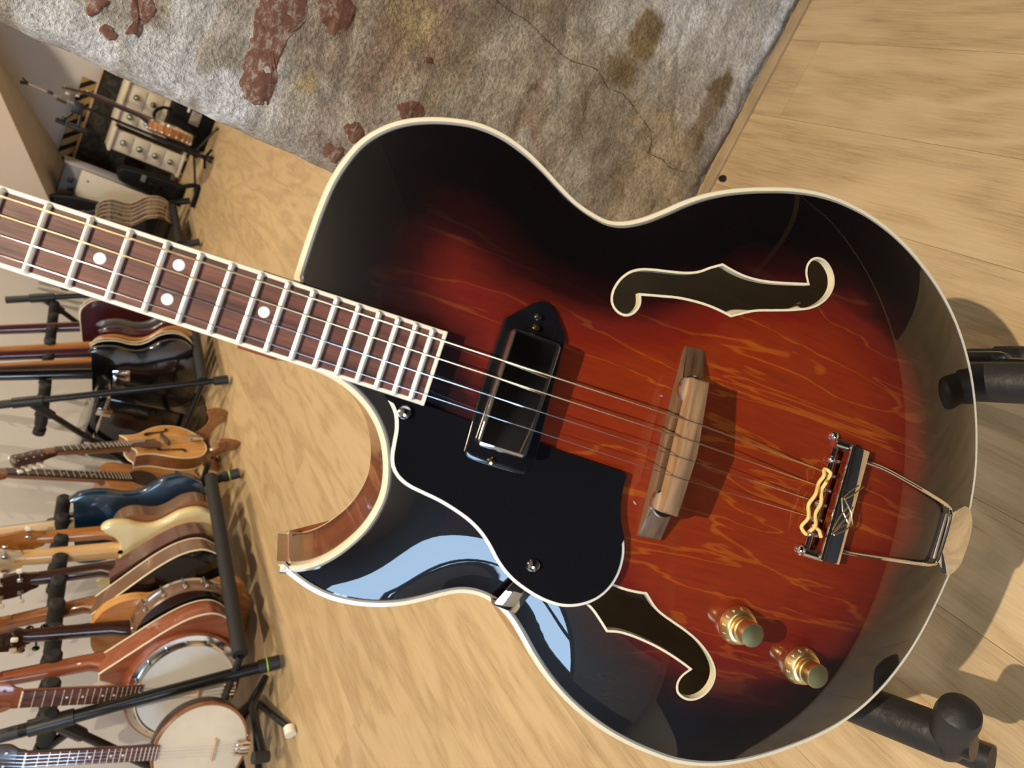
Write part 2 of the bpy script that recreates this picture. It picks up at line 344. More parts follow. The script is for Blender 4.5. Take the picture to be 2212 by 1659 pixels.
# ------------------------------------------------------------------ mesh helpers
class MB:
    """collects shapes and links them as ONE mesh object"""
    def __init__(s): s.v = []; s.f = []
    def add(s, vs, fs):
        o = len(s.v)
        s.v += [tuple(p) for p in vs]
        s.f += [tuple(i + o for i in f) for f in fs]
        return s
    def box(s, c, d, R=None):
        x, y, z = d[0] / 2, d[1] / 2, d[2] / 2
        vs = [Vector((sx * x, sy * y, sz * z)) for sx in (-1, 1) for sy in (-1, 1) for sz in (-1, 1)]
        if R is not None: vs = [R @ p for p in vs]
        c = Vector(c)
        return s.add([p + c for p in vs], [(0, 1, 3, 2), (4, 6, 7, 5), (0, 4, 5, 1), (2, 3, 7, 6), (0, 2, 6, 4), (1, 5, 7, 3)])
    def rbox(s, c, d, r=0.004, R=None):
        """box with chamfered edges"""
        bm = bmesh.new()
        bmesh.ops.create_cube(bm, size=1)
        bmesh.ops.scale(bm, vec=d, verts=bm.verts)
        bmesh.ops.bevel(bm, geom=bm.edges[:], offset=min(r, min(d) * 0.45), segments=2, affect='EDGES', profile=0.5)
        bm.verts.index_update()
        vs = [v.co.copy() for v in bm.verts]
        fs = [[v.index for v in f.verts] for f in bm.faces]
        bm.free()
        if R is not None: vs = [R @ p for p in vs]
        c = Vector(c)
        return s.add([p + c for p in vs], fs)
    def tube(s, pts, r, n=10, cap=True, closed=False):
        pts = [Vector(p) for p in pts]
        m = len(pts)
        rs = r if isinstance(r, (list, tuple)) else [r] * m
        o = len(s.v); up = None
        for i, p in enumerate(pts):
            a = pts[i - 1] if (i > 0 or closed) else p
            b = pts[(i + 1) % m] if (i < m - 1 or closed) else p
            t = (b - a).normalized()
            if up is None: up = t.orthogonal().normalized()
            up = (up - t * up.dot(t))
            up = up.normalized() if up.length > 1e-6 else t.orthogonal().normalized()
            q = t.cross(up)
            for k in range(n):
                an = 2 * PI * k / n
                s.v.append(tuple(p + (up * math.cos(an) + q * math.sin(an)) * rs[i]))
        for i in range(m if closed else m - 1):
            j = (i + 1) % m
            for k in range(n):
                k2 = (k + 1) % n
                s.f.append((o + i * n + k, o + i * n + k2, o + j * n + k2, o + j * n + k))
        if cap and not closed:
            s.f.append(tuple(o + k for k in range(n))[::-1]); s.f.append(tuple(o + (m - 1) * n + k for k in range(n)))
        return s
    def cyl(s, a, b, r, r2=None, n=20): return s.tube([a, b], [r, r if r2 is None else r2], n)
    def lathe(s, prof, c=(0, 0, 0), ax=(0, 0, 1), n=28):
        ax = Vector(ax).normalized(); u = ax.orthogonal().normalized(); q = ax.cross(u); c = Vector(c)
        o = len(s.v); m = len(prof)
        for (r, h) in prof:
            for k in range(n):
                an = 2 * PI * k / n
                s.v.append(tuple(c + ax * h + (u * math.cos(an) + q * math.sin(an)) * max(r, 1e-5)))
        for i in range(m - 1):
            for k in range(n):
                k2 = (k + 1) % n
                s.f.append((o + i * n + k, o + i * n + k2, o + (i + 1) * n + k2, o + (i + 1) * n + k))
        s.f.append(tuple(o + k for k in range(n))[::-1]); s.f.append(tuple(o + (m - 1) * n + k for k in range(n)))
        return s
    def ball(s, c, r, sc=(1, 1, 1), n=14, m=8):
        prof = [(math.sin(PI * i / m), -math.cos(PI * i / m)) for i in range(m + 1)]
        o = len(s.v); s.lathe(prof, n=n)
        for i in range(o, len(s.v)):
            p = s.v[i]; s.v[i] = (c[0] + p[0] * r * sc[0], c[1] + p[1] * r * sc[1], c[2] + p[2] * r * sc[2])
        return s
    def prism(s, poly, zf0, zf1, bev=0.0):
        """poly of (x,y); zf0/zf1 numbers or functions of (x,y); bev rounds the upper edge"""
        f0 = zf0 if callable(zf0) else (lambda x, y: zf0)
        f1 = zf1 if callable(zf1) else (lambda x, y: zf1)
        n = len(poly); rings = [[(x, y, f0(x, y)) for x, y in poly]]
        if bev > 0:
            rings.append([(x, y, f1(x, y) - bev) for x, y in poly])
            ins = inset(poly, bev * 0.3); rings.append([(x, y, f1(x, y) - bev * 0.3) for x, y in ins])
            ins = inset(poly, bev); rings.append([(x, y, f1(x, y)) for x, y in ins])
        else:
            rings.append([(x, y, f1(x, y)) for x, y in poly])
        o = len(s.v)
        for r in rings: s.v += r
        for i in range(len(rings) - 1):
            for k in range(n):
                k2 = (k + 1) % n
                s.f.append((o + i * n + k, o + i * n + k2, o + (i + 1) * n + k2, o + (i + 1) * n + k))
        s.f.append(tuple(o + k for k in range(n))[::-1]); s.f.append(tuple(o + (len(rings) - 1) * n + k for k in range(n)))
        return s
    def build(s, name, m, parent=None, smooth=35, label=None):
        me = bpy.data.meshes.new(name)
        me.from_pydata(s.v, [], s.f)
        bm = bmesh.new(); bm.from_mesh(me)
        bmesh.ops.recalc_face_normals(bm, faces=bm.faces)
        big = [f for f in bm.faces if len(f.verts) > 8]
        if big: bmesh.ops.triangulate(bm, faces=big, ngon_method='EAR_CLIP')
        bm.to_mesh(me); bm.free()
        me.materials.append(MT[m] if isinstance(m, str) else m)
        if smooth:
            me.shade_smooth()
            me.set_sharp_from_angle(angle=math.radians(smooth))
        o = bpy.data.objects.new(name, me)
        COL.objects.link(o)
        if parent is not None: o.parent = parent
        if label: o['label'] = label
        return o

def area(poly):
    return 0.5 * sum(poly[i - 1][0] * poly[i][1] - poly[i][0] * poly[i - 1][1] for i in range(len(poly)))

def inset(poly, d):
    """move a closed outline inwards by d"""
    sg = 1 if area(poly) > 0 else -1
    n = len(poly); out = []
    for i in range(n):
        a, p, b = Vector(poly[i - 1]), Vector(poly[i]), Vector(poly[(i + 1) % n])
        t1 = (p - a); t2 = (b - p)
        t1 = t1.normalized() if t1.length > 1e-9 else t2.normalized()
        t2 = t2.normalized() if t2.length > 1e-9 else t1
        n1 = Vector((-t1.y, t1.x)) * sg; n2 = Vector((-t2.y, t2.x)) * sg
        nn = n1 + n2
        if nn.length < 0.35: out.append(tuple(p + n1 * d * 0.5 + n2 * d * 0.5)); continue
        nn = nn.normalized()
        out.append(tuple(p + nn * (d / max(0.5, nn.dot(n1)))))
    return out

def spline(pts, step, closed=True, corners=()):
    """Catmull-Rom through the points, resampled at about 'step'; indices in corners stay sharp"""
    n = len(pts); P = [Vector(p) for p in pts]; out = []
    rng = range(n) if closed else range(n - 1)
    for i in rng:
        p1, p2 = P[i], P[(i + 1) % n]
        p0 = P[i - 1] if (closed or i > 0) else p1
        p3 = P[(i + 2) % n] if (closed or i + 2 < n) else p2
        if i in corners: p0 = p1 + (p1 - p2) * 0.5
        if (i + 1) % n in corners: p3 = p2 + (p2 - p1) * 0.5
        m = max(1, int(round((p2 - p1).length / step)))
        l01 = max((p1 - p0).length, 1e-6) ** 0.5; l12 = max((p2 - p1).length, 1e-6) ** 0.5; l23 = max((p3 - p2).length, 1e-6) ** 0.5
        t1 = ((p1 - p0) / l01 - (p2 - p0) / (l01 + l12) + (p2 - p1) / l12) * l12
        t2 = ((p2 - p1) / l12 - (p3 - p1) / (l12 + l23) + (p3 - p2) / l23) * l12
        for k in range(m):
            u = k / m; u2 = u * u; u3 = u2 * u
            q = p1 * (2 * u3 - 3 * u2 + 1) + t1 * (u3 - 2 * u2 + u) + p2 * (-2 * u3 + 3 * u2) + t2 * (u3 - u2)
            out.append(tuple(q))
    if not closed: out.append(tuple(P[-1]))
    return out

def empty(name, loc=(0, 0, 0), label=None, cat=None, group=None, matrix=None):
    o = bpy.data.objects.new(name, None)
    COL.objects.link(o)
    o.empty_display_size = 0.05
    if matrix is not None: o.matrix_world = matrix
    else: o.location = loc
    tag(o, label, cat, group)
    return o
def tag(o, label=None, cat=None, group=None, kind=None):
    if label: o['label'] = label
    if cat: o['category'] = cat
    if group: o['group'] = group
    if kind: o['kind'] = kind
    return o
def copy_tree(o, parent=None):
    c = o.copy(); COL.objects.link(c)
    if parent is not None:
        c.parent = parent; c.matrix_parent_inverse = o.matrix_parent_inverse.copy()
    for ch in list(o.children): copy_tree(ch, c)
    return c
def frame(origin, xa, ya, za):
    m = Matrix.Identity(4)
    for i in range(3): m[i][0], m[i][1], m[i][2] = xa[i], ya[i], za[i]
    m.translation = origin
    return m

# ================================================================== the room
XR, YB, YN, ZC = 2.3, 6.02, -2.6, 2.56
RK0 = Vector((-1.411, 1.558, 0.0)); RV = Vector((0.1530, 0.9882, 0.0)); RN = Vector((0.9882, -0.1530, 0.0))
def rp(t, l, z=0.0): return RK0 + RV * t + RN * l + Vector((0, 0, z))
LW = -0.64                                   # left wall stands this far behind the racks
def lx(y): return (rp((y - 1.558 - RN.y * LW) / RV.y, LW)).x

def slab(name, pts, thick, m, kind='structure', parent=None):
    """a flat polygon with real thickness"""
    P = [Vector(p) for p in pts]
    nn = (P[1] - P[0]).cross(P[2] - P[0]).normalized() * thick
    n = len(P); b = MB()
    b.add(P + [p - nn for p in P], [tuple(range(n)), tuple(range(2 * n - 1, n - 1, -1))] + [(i, i + n, (i + 1) % n + n, (i + 1) % n) for i in range(n)])
    o = b.build(name, m, parent, smooth=0)
    if kind: o['kind'] = kind
    return o

floor = MB().box(((XR - 3.0) / 2, (YB + YN) / 2, -0.035), (XR + 3.2, YB - YN + 0.2, 0.05)).build('floor', 'subfloor', smooth=0)
tag(floor, 'floor of pale oak laminate planks', kind='structure')
PW, PL = 0.13, 1.28
pm = MB().rbox((0, 0, 0), (PW - 0.0003, PL - 0.0004, 0.010), 0.0005).build('plank', 'oak', floor, smooth=0)
first = True
ix = 0
for ix in range(-23, 15):
    xc = 0.343 + PW * (ix + 0.5)
    if xc > XR: break
    off = random.uniform(0, PL)
    y = YN - off
    while y < YB:
        yc = y + PL / 2
        if xc > lx(yc + PL / 2) - 0.1 and yc < YB + 0.1:
            if first: o = pm; first = False
            else:
                o = pm.copy(); COL.objects.link(o)
            o.parent = floor
            o.location = (xc, yc, -0.005)
        y += PL
slab('wall_left', [(lx(YN), YN, 0), (lx(YB), YB, 0), (lx(YB), YB, ZC), (lx(YN), YN, ZC)], 0.08, 'wall')
slab('wall_back', [(lx(YB) - 0.1, YB, 0), (XR, YB, 0), (XR, YB, ZC), (lx(YB) - 0.1, YB, ZC)], 0.08, 'wall')
slab('wall_right', [(XR, YB, 0), (XR, YN, 0), (XR, YN, ZC), (XR, YB, ZC)], 0.08, 'darkwall')
slab('ceiling', [(lx(YN), YN, ZC), (lx(YB), YB, ZC), (XR, YB, ZC), (XR, YN, ZC)], 0.08, 'ceiling')
# the wall behind the photographer, with a window on its left side
WX0, WX1, WZ1 = -1.80, -0.55, 2.15
slab('wall_front', [(XR, YN, 0), (WX1, YN, 0), (WX1, YN, ZC), (XR, YN, ZC)], 0.1, 'darkwall')
slab('wall_front', [(WX1, YN, WZ1), (WX0, YN, WZ1), (WX0, YN, ZC), (WX1, YN, ZC)], 0.1, 'darkwall')
slab('wall_front', [(WX0, YN, 0), (lx(YN), YN, 0), (lx(YN), YN, ZC), (WX0, YN, ZC)], 0.1, 'darkwall')
WZ0 = 0.80
slab('wall_front', [(WX1, YN, 0), (WX0, YN, 0), (WX0, YN, WZ0), (WX1, YN, WZ0)], 0.1, 'wall')
win = MB()
for x in (WX0 + 0.03, (WX0 + WX1) / 2, WX1 - 0.03): win.box((x, YN - 0.05, (WZ0 + WZ1) / 2), (0.06, 0.06, WZ1 - WZ0))
for z in (WZ0 + 0.03, WZ1 - 0.03): win.box(((WX0 + WX1) / 2, YN - 0.05, z), (WX1 - WX0, 0.055, 0.06))
wo = win.build('window_1', 'darkwall', smooth=0); wo['kind'] = 'structure'
# ground outside so that the window looks out on something real
slab('ground', [(-9, -14, -0.25), (9, -14, -0.25), (9, YN - 0.2, -0.25), (-9, YN - 0.2, -0.25)], 0.1, 'strip')

# unseen dark sheets added on the floor to darken the lacquer reflections
for nm_, lb_, x0_, x1_, y0_, y1_ in (('reflection_sheet', 'large unseen dark sheet added behind the photographer to darken lacquer reflections', -1.0, 2.1, -2.3, -0.40), ('reflection_sheet', 'narrow unseen dark sheet added right of the photographer to darken lacquer reflections', 0.53, 2.1, -0.37, 0.44)):
    rg = MB().rbox((0, 0, 0.006), (x1_ - x0_, y1_ - y0_, 0.012), 0.004).build(nm_, 'reflection_sheet', smooth=0)
    rg.location = ((x0_ + x1_) / 2, (y0_ + y1_) / 2, 0)
    tag(rg, lb_, 'reflection_sheet')

# soffit boxed in under the stairs, far left
so = [(-0.549, 1.139), (-0.958, 0.697), (-1.32, 0.306)]
sf = [(-0.619, 1.070), (-1.077, 0.728), (-1.52, 0.397)]
b = MB()
def soff(pts, y, up): return [(x, y, z) for x, z in pts] + [(pts[-1][0], y, ZC - 0.001), (pts[0][0] + up, y, ZC - 0.001), (pts[0][0] + up, y, pts[0][1] + up * 0.97)]
ra, rb = soff(so, YB - 0.001, 0.9), soff(sf, 5.05, 0.9)
n = len(ra)
b.add(ra + rb, [tuple(range(n)), tuple(range(n, 2 * n))[::-1]] + [(i, i + n, (i + 1) % n + n, (i + 1) % n) for i in range(n)])
o = b.build('trim_1', 'soffit', smooth=0); tag(o, 'sloping plastered soffit in the far left corner', kind='structure')

# ------------------------------------------------------------------ rough masonry pillar (a stub wall) on the right
PX0, PX1, PY0, PZ1 = -0.051, 1.30, 0.950, ZC
blobs = [ # x, z, rx, rz, colour, weight : lime wash, bluish tints painting in daylight, damp marks, bare stone
    (0.40, 0.215, .055, .035, (0.62, 0.62, 0.62), 1.0), (0.50, 0.03, .12, .012, (0.60, 0.61, 0.64), 0.9), (0.43, 0.09, .03, .05, (0.55, 0.53, 0.50), .7),
    (-0.028, 0.93, .03, .05, (0.58, 0.60, 0.64), 0.9), (-0.02, 0.84, .04, .045, (0.55, 0.57, 0.60), 0.9), (-0.022, 0.775, .03, .032, (0.56, 0.58, 0.62), 0.9), (0.045, 0.835, .035, .02, (0.50, 0.51, 0.51), .8),
    (0.33, 0.262, .035, .028, (0.235, 0.175, 0.095), 1.0), (0.275, 0.275, .02, .03, (0.23, 0.175, 0.10), .9), (0.345, 0.075, .03, .022, (0.21, 0.145, 0.085), 1.0), (0.255, 0.072, .026, .016, (0.22, 0.15, 0.09), 1.0), (0.30, 0.075, .03, .018, (0.27, 0.20, 0.13), .9), (0.165, 0.057, .016, .02, (0.28, 0.19, 0.09), .8),
    (0.172, 0.60, .03, .03, (0.36, 0.30, 0.18), .8), (0.037, 0.693, .014, .012, (0.35, 0.28, 0.15), .8), (0.30, 0.45, .05, .02, (0.30, 0.245, 0.16), .7), (0.22, 0.13, .05, .07, (0.44, 0.36, 0.25), .7), (0.12, 0.10, .09, .07, (0.46, 0.38, 0.26), .7), (0.10, 0.70, .05, .03, (0.27, 0.21, 0.17), .6), (0.09, 0.66, .04, .02, (0.28, 0.22, 0.18), .5), (0.01, 0.64, .03, .03, (0.30, 0.25, 0.21), .6), (-0.03, 0.63, .02, .05, (0.26, 0.21, 0.17), .6), (0.03, 0.91, .03, .03, (0.30, 0.26, 0.22), .5),
    (0.24, 0.36, .06, .04, (0.50, 0.47, 0.42), .6), (0.20, 0.44, .05, .05, (0.47, 0.44, 0.39), .6)]
def surf(x, z):
    """how far the plaster stands proud of the wall plane (m)"""
    p = Vector((x * 7.0, z * 9.0, 3.1))
    h = 0.0055 * noise.fractal(p, 1.0, 2.0, 4)
    h += 0.0017 * noise.noise(Vector((x * 55, z * 55, 1.7))) + 0.0015 * noise.noise(Vector((x * 130, z * 130, 9.7)))
    cell = noise.voronoi(Vector((x * 6.0 + 0.6 * noise.noise(Vector((x * 9, z * 9, 0))), z * 11.0, 0.5)))[0]
    h -= 0.0032 * max(0.0, 1.0 - (cell[1] - cell[0]) / 0.10)
    d = (x - PX0)
    edge = 0.018 + 0.006 * noise.noise(Vector((0.3, z * 14, 2.2)))
    if d < edge: h -= 0.022 * (1 - max(d, 0) / edge) ** 2
    if z < 0.02: h -= 0.006 * (1 - z / 0.02)
    return h
def tint(x, z):
    a = noise.noise(Vector((x * 6.0, z * 10.0, 5.5))) + 0.5 * noise.noise(Vector((x * 15, z * 24, 8.1)))
    bq = noise.noise(Vector((x * 26, z * 34, 2.9)))
    crs = noise.noise(Vector((x * 3.2, z * 15.0, 1.3)))            # stone courses under the plaster
    c = Vector((0.470, 0.440, 0.390)) * (1 + 0.26 * a + 0.20 * bq + 0.16 * crs)
    if a > 0.12: c = c.lerp(Vector((0.68, 0.67, 0.645)), min(0.85, (a - 0.12) * 2.6))
    if a < -0.22: c = c.lerp(Vector((0.33, 0.275, 0.205)), min(0.85, (-0.22 - a) * 2.6))
    if crs < -0.30 and a < 0.2: c = c.lerp(Vector((0.36, 0.235, 0.185)), min(0.55, (-0.30 - crs) * 2.4))
    for bx, bz, rx, rz, colr, wt in blobs:
        q = ((x - bx) / rx) ** 2 + ((z - bz) / rz) ** 2
        if q < 4.5:
            q = q ** 0.5 + 0.45 * noise.noise(Vector((x * 40, z * 40, bx * 30))) + 0.25 * noise.noise(Vector((x * 95, z * 95, bx * 30)))
            k = wt * max(0.0, min(1.0, (1.25 - q) / 0.35))
            c = c.lerp(Vector(colr) * 1.18, k)
    return c
xs = [PX0 + 0.0038 * i for i in range(0, 160)] + [PX0 + 0.608 + 0.05 * i for i in range(0, 15)]
zs = [0.0 + 0.0055 * i for i in range(0, 192)] + [1.06 + 0.075 * i for i in range(0, 21)]
nx, nz = len(xs), len(zs)
V = []; F = []; T = []
for j, z in enumerate(zs):
    wob = 0.0035 * noise.noise(Vector((7.7, z * 9, 1))) + 0.002 * noise.noise(Vector((3.7, z * 30, 1)))
    for i, x in enumerate(xs):
        hx = surf(x, z)
        V.append((x + wob * max(0, 1 - i / 8), PY0 - hx, z)); T.append(tint(x, z))
for j in range(nz - 1):
    for i in range(nx - 1):
        a = j * nx + i; F.append((a, a + 1, a + nx + 1, a + nx))
# left return face of the pillar
rb = len(V); nr = 10
for j, z in enumerate(zs):
    for k in range(1, nr):
        p = V[j * nx]; yy = p[1] + (0.42) * (k / (nr - 1)) ** 1.6
        V.append((p[0] - 0.004 * noise.noise(Vector((yy * 20, z * 12, 4))), yy, z)); T.append(tint(yy - 1.3, z) * 0.9)
def ridx(j, k): return j * nx if k == 0 else rb + j * (nr - 1) + k - 1
for j in range(nz - 1):
    for k in range(nr - 1): F.append((ridx(j, k + 1), ridx(j, k), ridx(j + 1, k), ridx(j + 1, k + 1)))
me = bpy.data.meshes.new('wall_pillar'); me.from_pydata(V, [], F)
ca = me.color_attributes.new('tint', 'FLOAT_COLOR', 'POINT')
ca.data.foreach_set('color', np.array([(t[0], t[1], t[2], 1.0) for t in T], dtype=np.float32).ravel())
me.materials.append(MT['stone']); me.shade_smooth()
pil = bpy.data.objects.new('wall_pillar', me); COL.objects.link(pil)
tag(pil, 'rough stub wall of old plastered masonry with bare brick patches', kind='structure')
# core of the stub wall behind its rough skin
MB().box(((PX0 + 0.03 + PX1) / 2, PY0 + 0.23, ZC / 2), (PX1 - PX0 - 0.04, 0.38, ZC)).build('masonry_core', 'wall', pil, smooth=0)
# bare bricks where the plaster has fallen away: each a brick of its own, a touch proud of the plaster
bricks = [[(0.122, 0.728), (0.101, 0.722), (0.075, 0.731), (0.048, 0.733), (0.020, 0.728), (-0.006, 0.727), (-0.013, 0.742), (-0.010, 0.758), (0.017, 0.766), (0.055, 0.768), (0.080, 0.775), (0.105, 0.772), (0.120, 0.752)],
          [(0.038, 0.872), (0.026, 0.866), (0.010, 0.874), (-0.001, 0.873), (-0.006, 0.887), (0.008, 0.884), (0.020, 0.889), (0.032, 0.890)],
          [(-0.012, 0.908), (-0.006, 0.900), (-0.013, 0.891), (-0.020, 0.898)],
          [(-0.006, 0.918), (0.006, 0.912), (0.016, 0.909), (0.012, 0.920), (0.002, 0.926)],
          [(0.068, 0.575), (0.084, 0.556), (0.083, 0.542), (0.070, 0.537), (0.058, 0.549), (0.054, 0.562)],
          [(0.012, 0.630), (0.023, 0.613), (0.016, 0.603), (0.006, 0.600), (-0.003, 0.612), (0.001, 0.622)],
          [(0.150, 0.682), (0.135, 0.671), (0.118, 0.672), (0.101, 0.688), (0.108, 0.700), (0.124, 0.716), (0.140, 0.708)],
          [(-0.020, 0.645), (-0.014, 0.622), (-0.026, 0.618), (-0.036, 0.623), (-0.034, 0.640)],
          [(0.138, 0.566), (0.141, 0.560), (0.136, 0.556), (0.132, 0.563)]]
for poly in bricks:
    pl = spline(poly, 0.0028, True)
    pl = [(x + 0.0035 * noise.noise(Vector((x * 110, z * 110, 0))) + 0.002 * noise.noise(Vector((x * 260, z * 260, 0))), z + 0.0035 * noise.noise(Vector((x * 110, z * 110, 7))) + 0.002 * noise.noise(Vector((x * 260, z * 260, 7)))) for x, z in pl]
    cxm = sum(p[0] for p in pl) / len(pl); czm = sum(p[1] for p in pl) / len(pl)
    bb = MB(); n = len(pl)
    ring0 = [(x, PY0 + 0.02, z) for x, z in pl]
    ring1 = [(x, PY0 - surf(x, z) - 0.0003, z) for x, z in pl]
    rings = [ring0, ring1]
    for s_, up in ((0.86, 0.0010), (0.5, 0.0013), (0.2, 0.0014)):
        rr = []
        for x, z in pl:
            xx, zz = cxm + (x - cxm) * s_, czm + (z - czm) * s_
            rr.append((xx, PY0 - max(surf(xx, zz), 0.6 * surf(x, z)) - up, zz))
        rings.append(rr)
    vs = [p for r in rings for p in r]
    fs = [(i * n + k, i * n + (k + 1) % n, (i + 1) * n + (k + 1) % n, (i + 1) * n + k) for i in range(len(rings) - 1) for k in range(n)] + [tuple((len(rings) - 1) * n + k for k in range(n))]
    bb.add(vs, fs).build('brick', 'brick', pil)
# hairline crack
ck = spline([(0.255, 0.52), (0.249, 0.507), (0.250, 0.449), (0.246, 0.42), (0.244, 0.392), (0.241, 0.37), (0.244, 0.353), (0.253, 0.315), (0.247, 0.295), (0.242, 0.281), (0.247, 0.255), (0.244, 0.228), (0.237, 0.200), (0.231, 0.18), (0.224, 0.161), (0.207, 0.152), (0.198, 0.148), (0.200, 0.12), (0.196, 0.097), (0.201, 0.075), (0.205, 0.052)], 0.004, False)
ck = [(x + 0.0015 * noise.noise(Vector((x * 200, z * 200, 3))), z) for x, z in ck]
MB().tube([(x, PY0 - surf(x, z) + 0.0003, z) for x, z in ck], [0.0008 + 0.0004 * noise.noise(Vector((0, z * 60, 0))) for x, z in ck], 5).build('crack', 'crack', pil)
o = MB().rbox(((PX0 + PX1) / 2, PY0 - 0.012, 0.003), (PX1 - PX0, 0.017, 0.008), 0.002).build('baseboard_right', 'strip', smooth=0)
tag(o, 'narrow tan sealing strip along the foot of the masonry', kind='structure')

# ================================================================== the tenor guitar in front
GX, GY, GZ = Vector((0.9578, 0.2857, -0.0328)), Vector((-0.0985, 0.4332, 0.8959)), Vector((0.2701, -0.8548, 0.4431))
GO = Vector((-0.0769, 0.2636, 0.6002))
GB = Vector((0.0, -0.28, -0.07))
guitar = empty('tenor_guitar', matrix=frame(GO + GX * GB.x + GY * GB.y + GZ * GB.z, GX, GY, GZ),
    label='left-handed archtop tenor guitar in cherry sunburst leaning in the foreground', cat='guitar')
class GMB(MB):
    def build(s, *a, **k):
        o = MB.build(s, *a, **k)
        if o.parent == guitar: o.location = -GB
        return o
def zb(y, dz=0.0): return -0.040 + 0.10 * y + dz

BODY = [(24.8,246.1),(34.7,246.4),(51.6,246.6),(66.8,246.3),(82.4,245.0),(98.2,241.4),(111.7,236.0),(123.0,227.8),(132.2,217.6),(139.7,204.7),(145.3,190.8),(149.1,176.0),(149.6,159.9),(146.1,142.5),(140.8,128.5),(134.3,114.7),(128.8,101.0),(126.2,88.0),(125.8,78.0),(128.6,68.5),(135.6,56.8),(145.8,44.6),(157.2,32.2),(167.6,19.0),(176.4,5.0),(184.0,-9.8),(190.8,-25.2),(197.0,-41.2),(202.0,-57.9),(205.3,-75.7),(206.3,-94.7),(205.1,-115.2),(201.0,-136.9),(193.0,-161.2),(180.5,-187.0),(165.2,-209.5),(148.0,-227.6),(128.5,-243.3),(106.8,-256.2),(84.1,-266.5),(60.7,-274.6),(36.4,-279.6),(13.2,-281.6),(-10.7,-280.9),(-30.2,-278.0),(-50.5,-274.0),(-72.4,-268.6),(-94.1,-261.0),(-116.3,-250.0),(-136.2,-236.2),(-153.8,-219.1),(-168.6,-198.9),(-182.5,-174.0),(-194.1,-148.0),(-201.5,-123.9),(-204.5,-103.2),(-204.6,-85.0),(-202.6,-69.4),(-198.9,-49.9),(-192.8,-28.1),(-184.4,-7.1),(-175.0,10.6),(-164.2,26.6),(-152.7,40.6),(-142.7,51.2),(-134.2,61.2),(-128.2,71.6),(-125.4,81.6),(-125.0,90.0),(-126.4,97.4),(-129.9,105.6),(-135.2,115.7),(-141.1,128.6),(-145.1,142.9),(-147.0,157.6),(-146.6,172.2),(-143.4,185.3),(-138.6,196.7),(-133.2,206.3),(-131.4,196.9),(-127.9,188.4),(-121.9,180.6),(-113.2,173.3),(-102.6,167.0),(-91.0,163.2),(-79.9,162.0),(-68.8,163.8),(-58.9,167.2),(-49.9,171.6),(-42.1,177.3),(-35.2,184.6),(-29.6,193.4),(-25.6,202.7),(-23.2,212.3),(-22.0,221.5)]
BODY = [(x / 1000, y / 1000) for x, y in BODY]
ti = min(range(len(BODY)), key=lambda i: math.hypot(BODY[i][0] + 0.1332, BODY[i][1] - 0.2063))
outl = spline(BODY, 0.0032, True, corners=(0, ti, len(BODY) - 1))
FU = [(74.3,64.1),(79.6,65.1),(85.6,64.1),(91.5,61.5),(96.9,57.2),(101.1,50.9),(104.2,42.0),(107.3,29.8),(110.6,18.9),(114.2,11.4),(119.0,5.2),(124.8,-3.4),(123.6,-12.6),(123.2,-22.1),(124.9,-35.0),(128.8,-49.6),(132.6,-61.3),(135.1,-68.8),(140.2,-65.8),(145.9,-64.8),(151.2,-66.6),(154.8,-70.8),(155.9,-77.0),(153.4,-83.2),(147.9,-88.4),(140.9,-90.5),(133.1,-89.0),(125.5,-84.2),(119.2,-76.8),(113.4,-64.6),(107.7,-49.6),(102.9,-36.6),(98.6,-28.7),(93.0,-19.6),(93.6,-12.4),(94.0,-3.2),(93.3,7.9),(91.4,20.4),(88.3,32.2),(84.6,45.4),(80.0,44.0),(74.8,44.9),(70.4,48.1),(68.3,52.3),(68.5,56.9),(70.6,61.2)]
FL = [(-113.3,13.2),(-117.5,7.4),(-125.0,-1.8),(-123.6,-9.6),(-123.8,-18.6),(-125.3,-30.0),(-127.5,-41.1),(-130.5,-52.1),(-133.5,-61.2),(-136.0,-67.9),(-140.0,-64.5),(-144.7,-62.6),(-149.4,-63.0),(-153.6,-65.5),(-156.1,-70.1),(-157.0,-75.6),(-155.5,-81.3),(-151.6,-86.2),(-145.7,-89.3),(-138.7,-89.9),(-132.0,-87.5),(-125.8,-82.2),(-120.1,-75.0),(-114.9,-65.9),(-110.8,-55.8),(-107.6,-46.1),(-104.4,-36.4),(-101.2,-29.6),(-93.6,-20.0),(-94.2,-14.0),(-94.5,-7.2),(-94.3,-1.5),(-93.3,7.9),(-91.4,20.4),(-88.3,32.2),(-84.6,45.4),(-80,44.0),(-74.8,44.9),(-70.4,48.1),(-68.3,52.3),(-68.5,56.9),(-70.6,61.2),(-74.3,64.1),(-79.6,65.1),(-85.6,64.1),(-91.5,61.5),(-96.9,57.2),(-101.1,50.9),(-104.2,42.0),(-107.3,29.8),(-110.3,19.6)]
holes = []
for H_, cn in ((FU, (11, 17, 33, 39)), (FL, (2, 9, 28, 35))):
    holes.append(spline([(x / 1000, y / 1000) for x, y in H_], 0.0022, True, corners=cn))

def inside(X, Y, poly):
    r = np.zeros(X.shape, bool); n = len(poly)
    for i in range(n):
        x0, y0 = poly[i - 1]; x1, y1 = poly[i]
        if y0 == y1: continue
        c = ((y0 > Y) != (y1 > Y)) & (X < (x1 - x0) * (Y - y0) / (y1 - y0) + x0)
        r ^= c
    return r
# carved arch: a membrane solved over the outline, flattened to a recurve at the rim
HG = 0.0025
gx0, gy0 = -0.215, -0.290
gw, gh = int(0.43 / HG), int(0.545 / HG)
GXX, GYY = np.meshgrid(gx0 + HG * np.arange(gw), gy0 + HG * np.arange(gh))
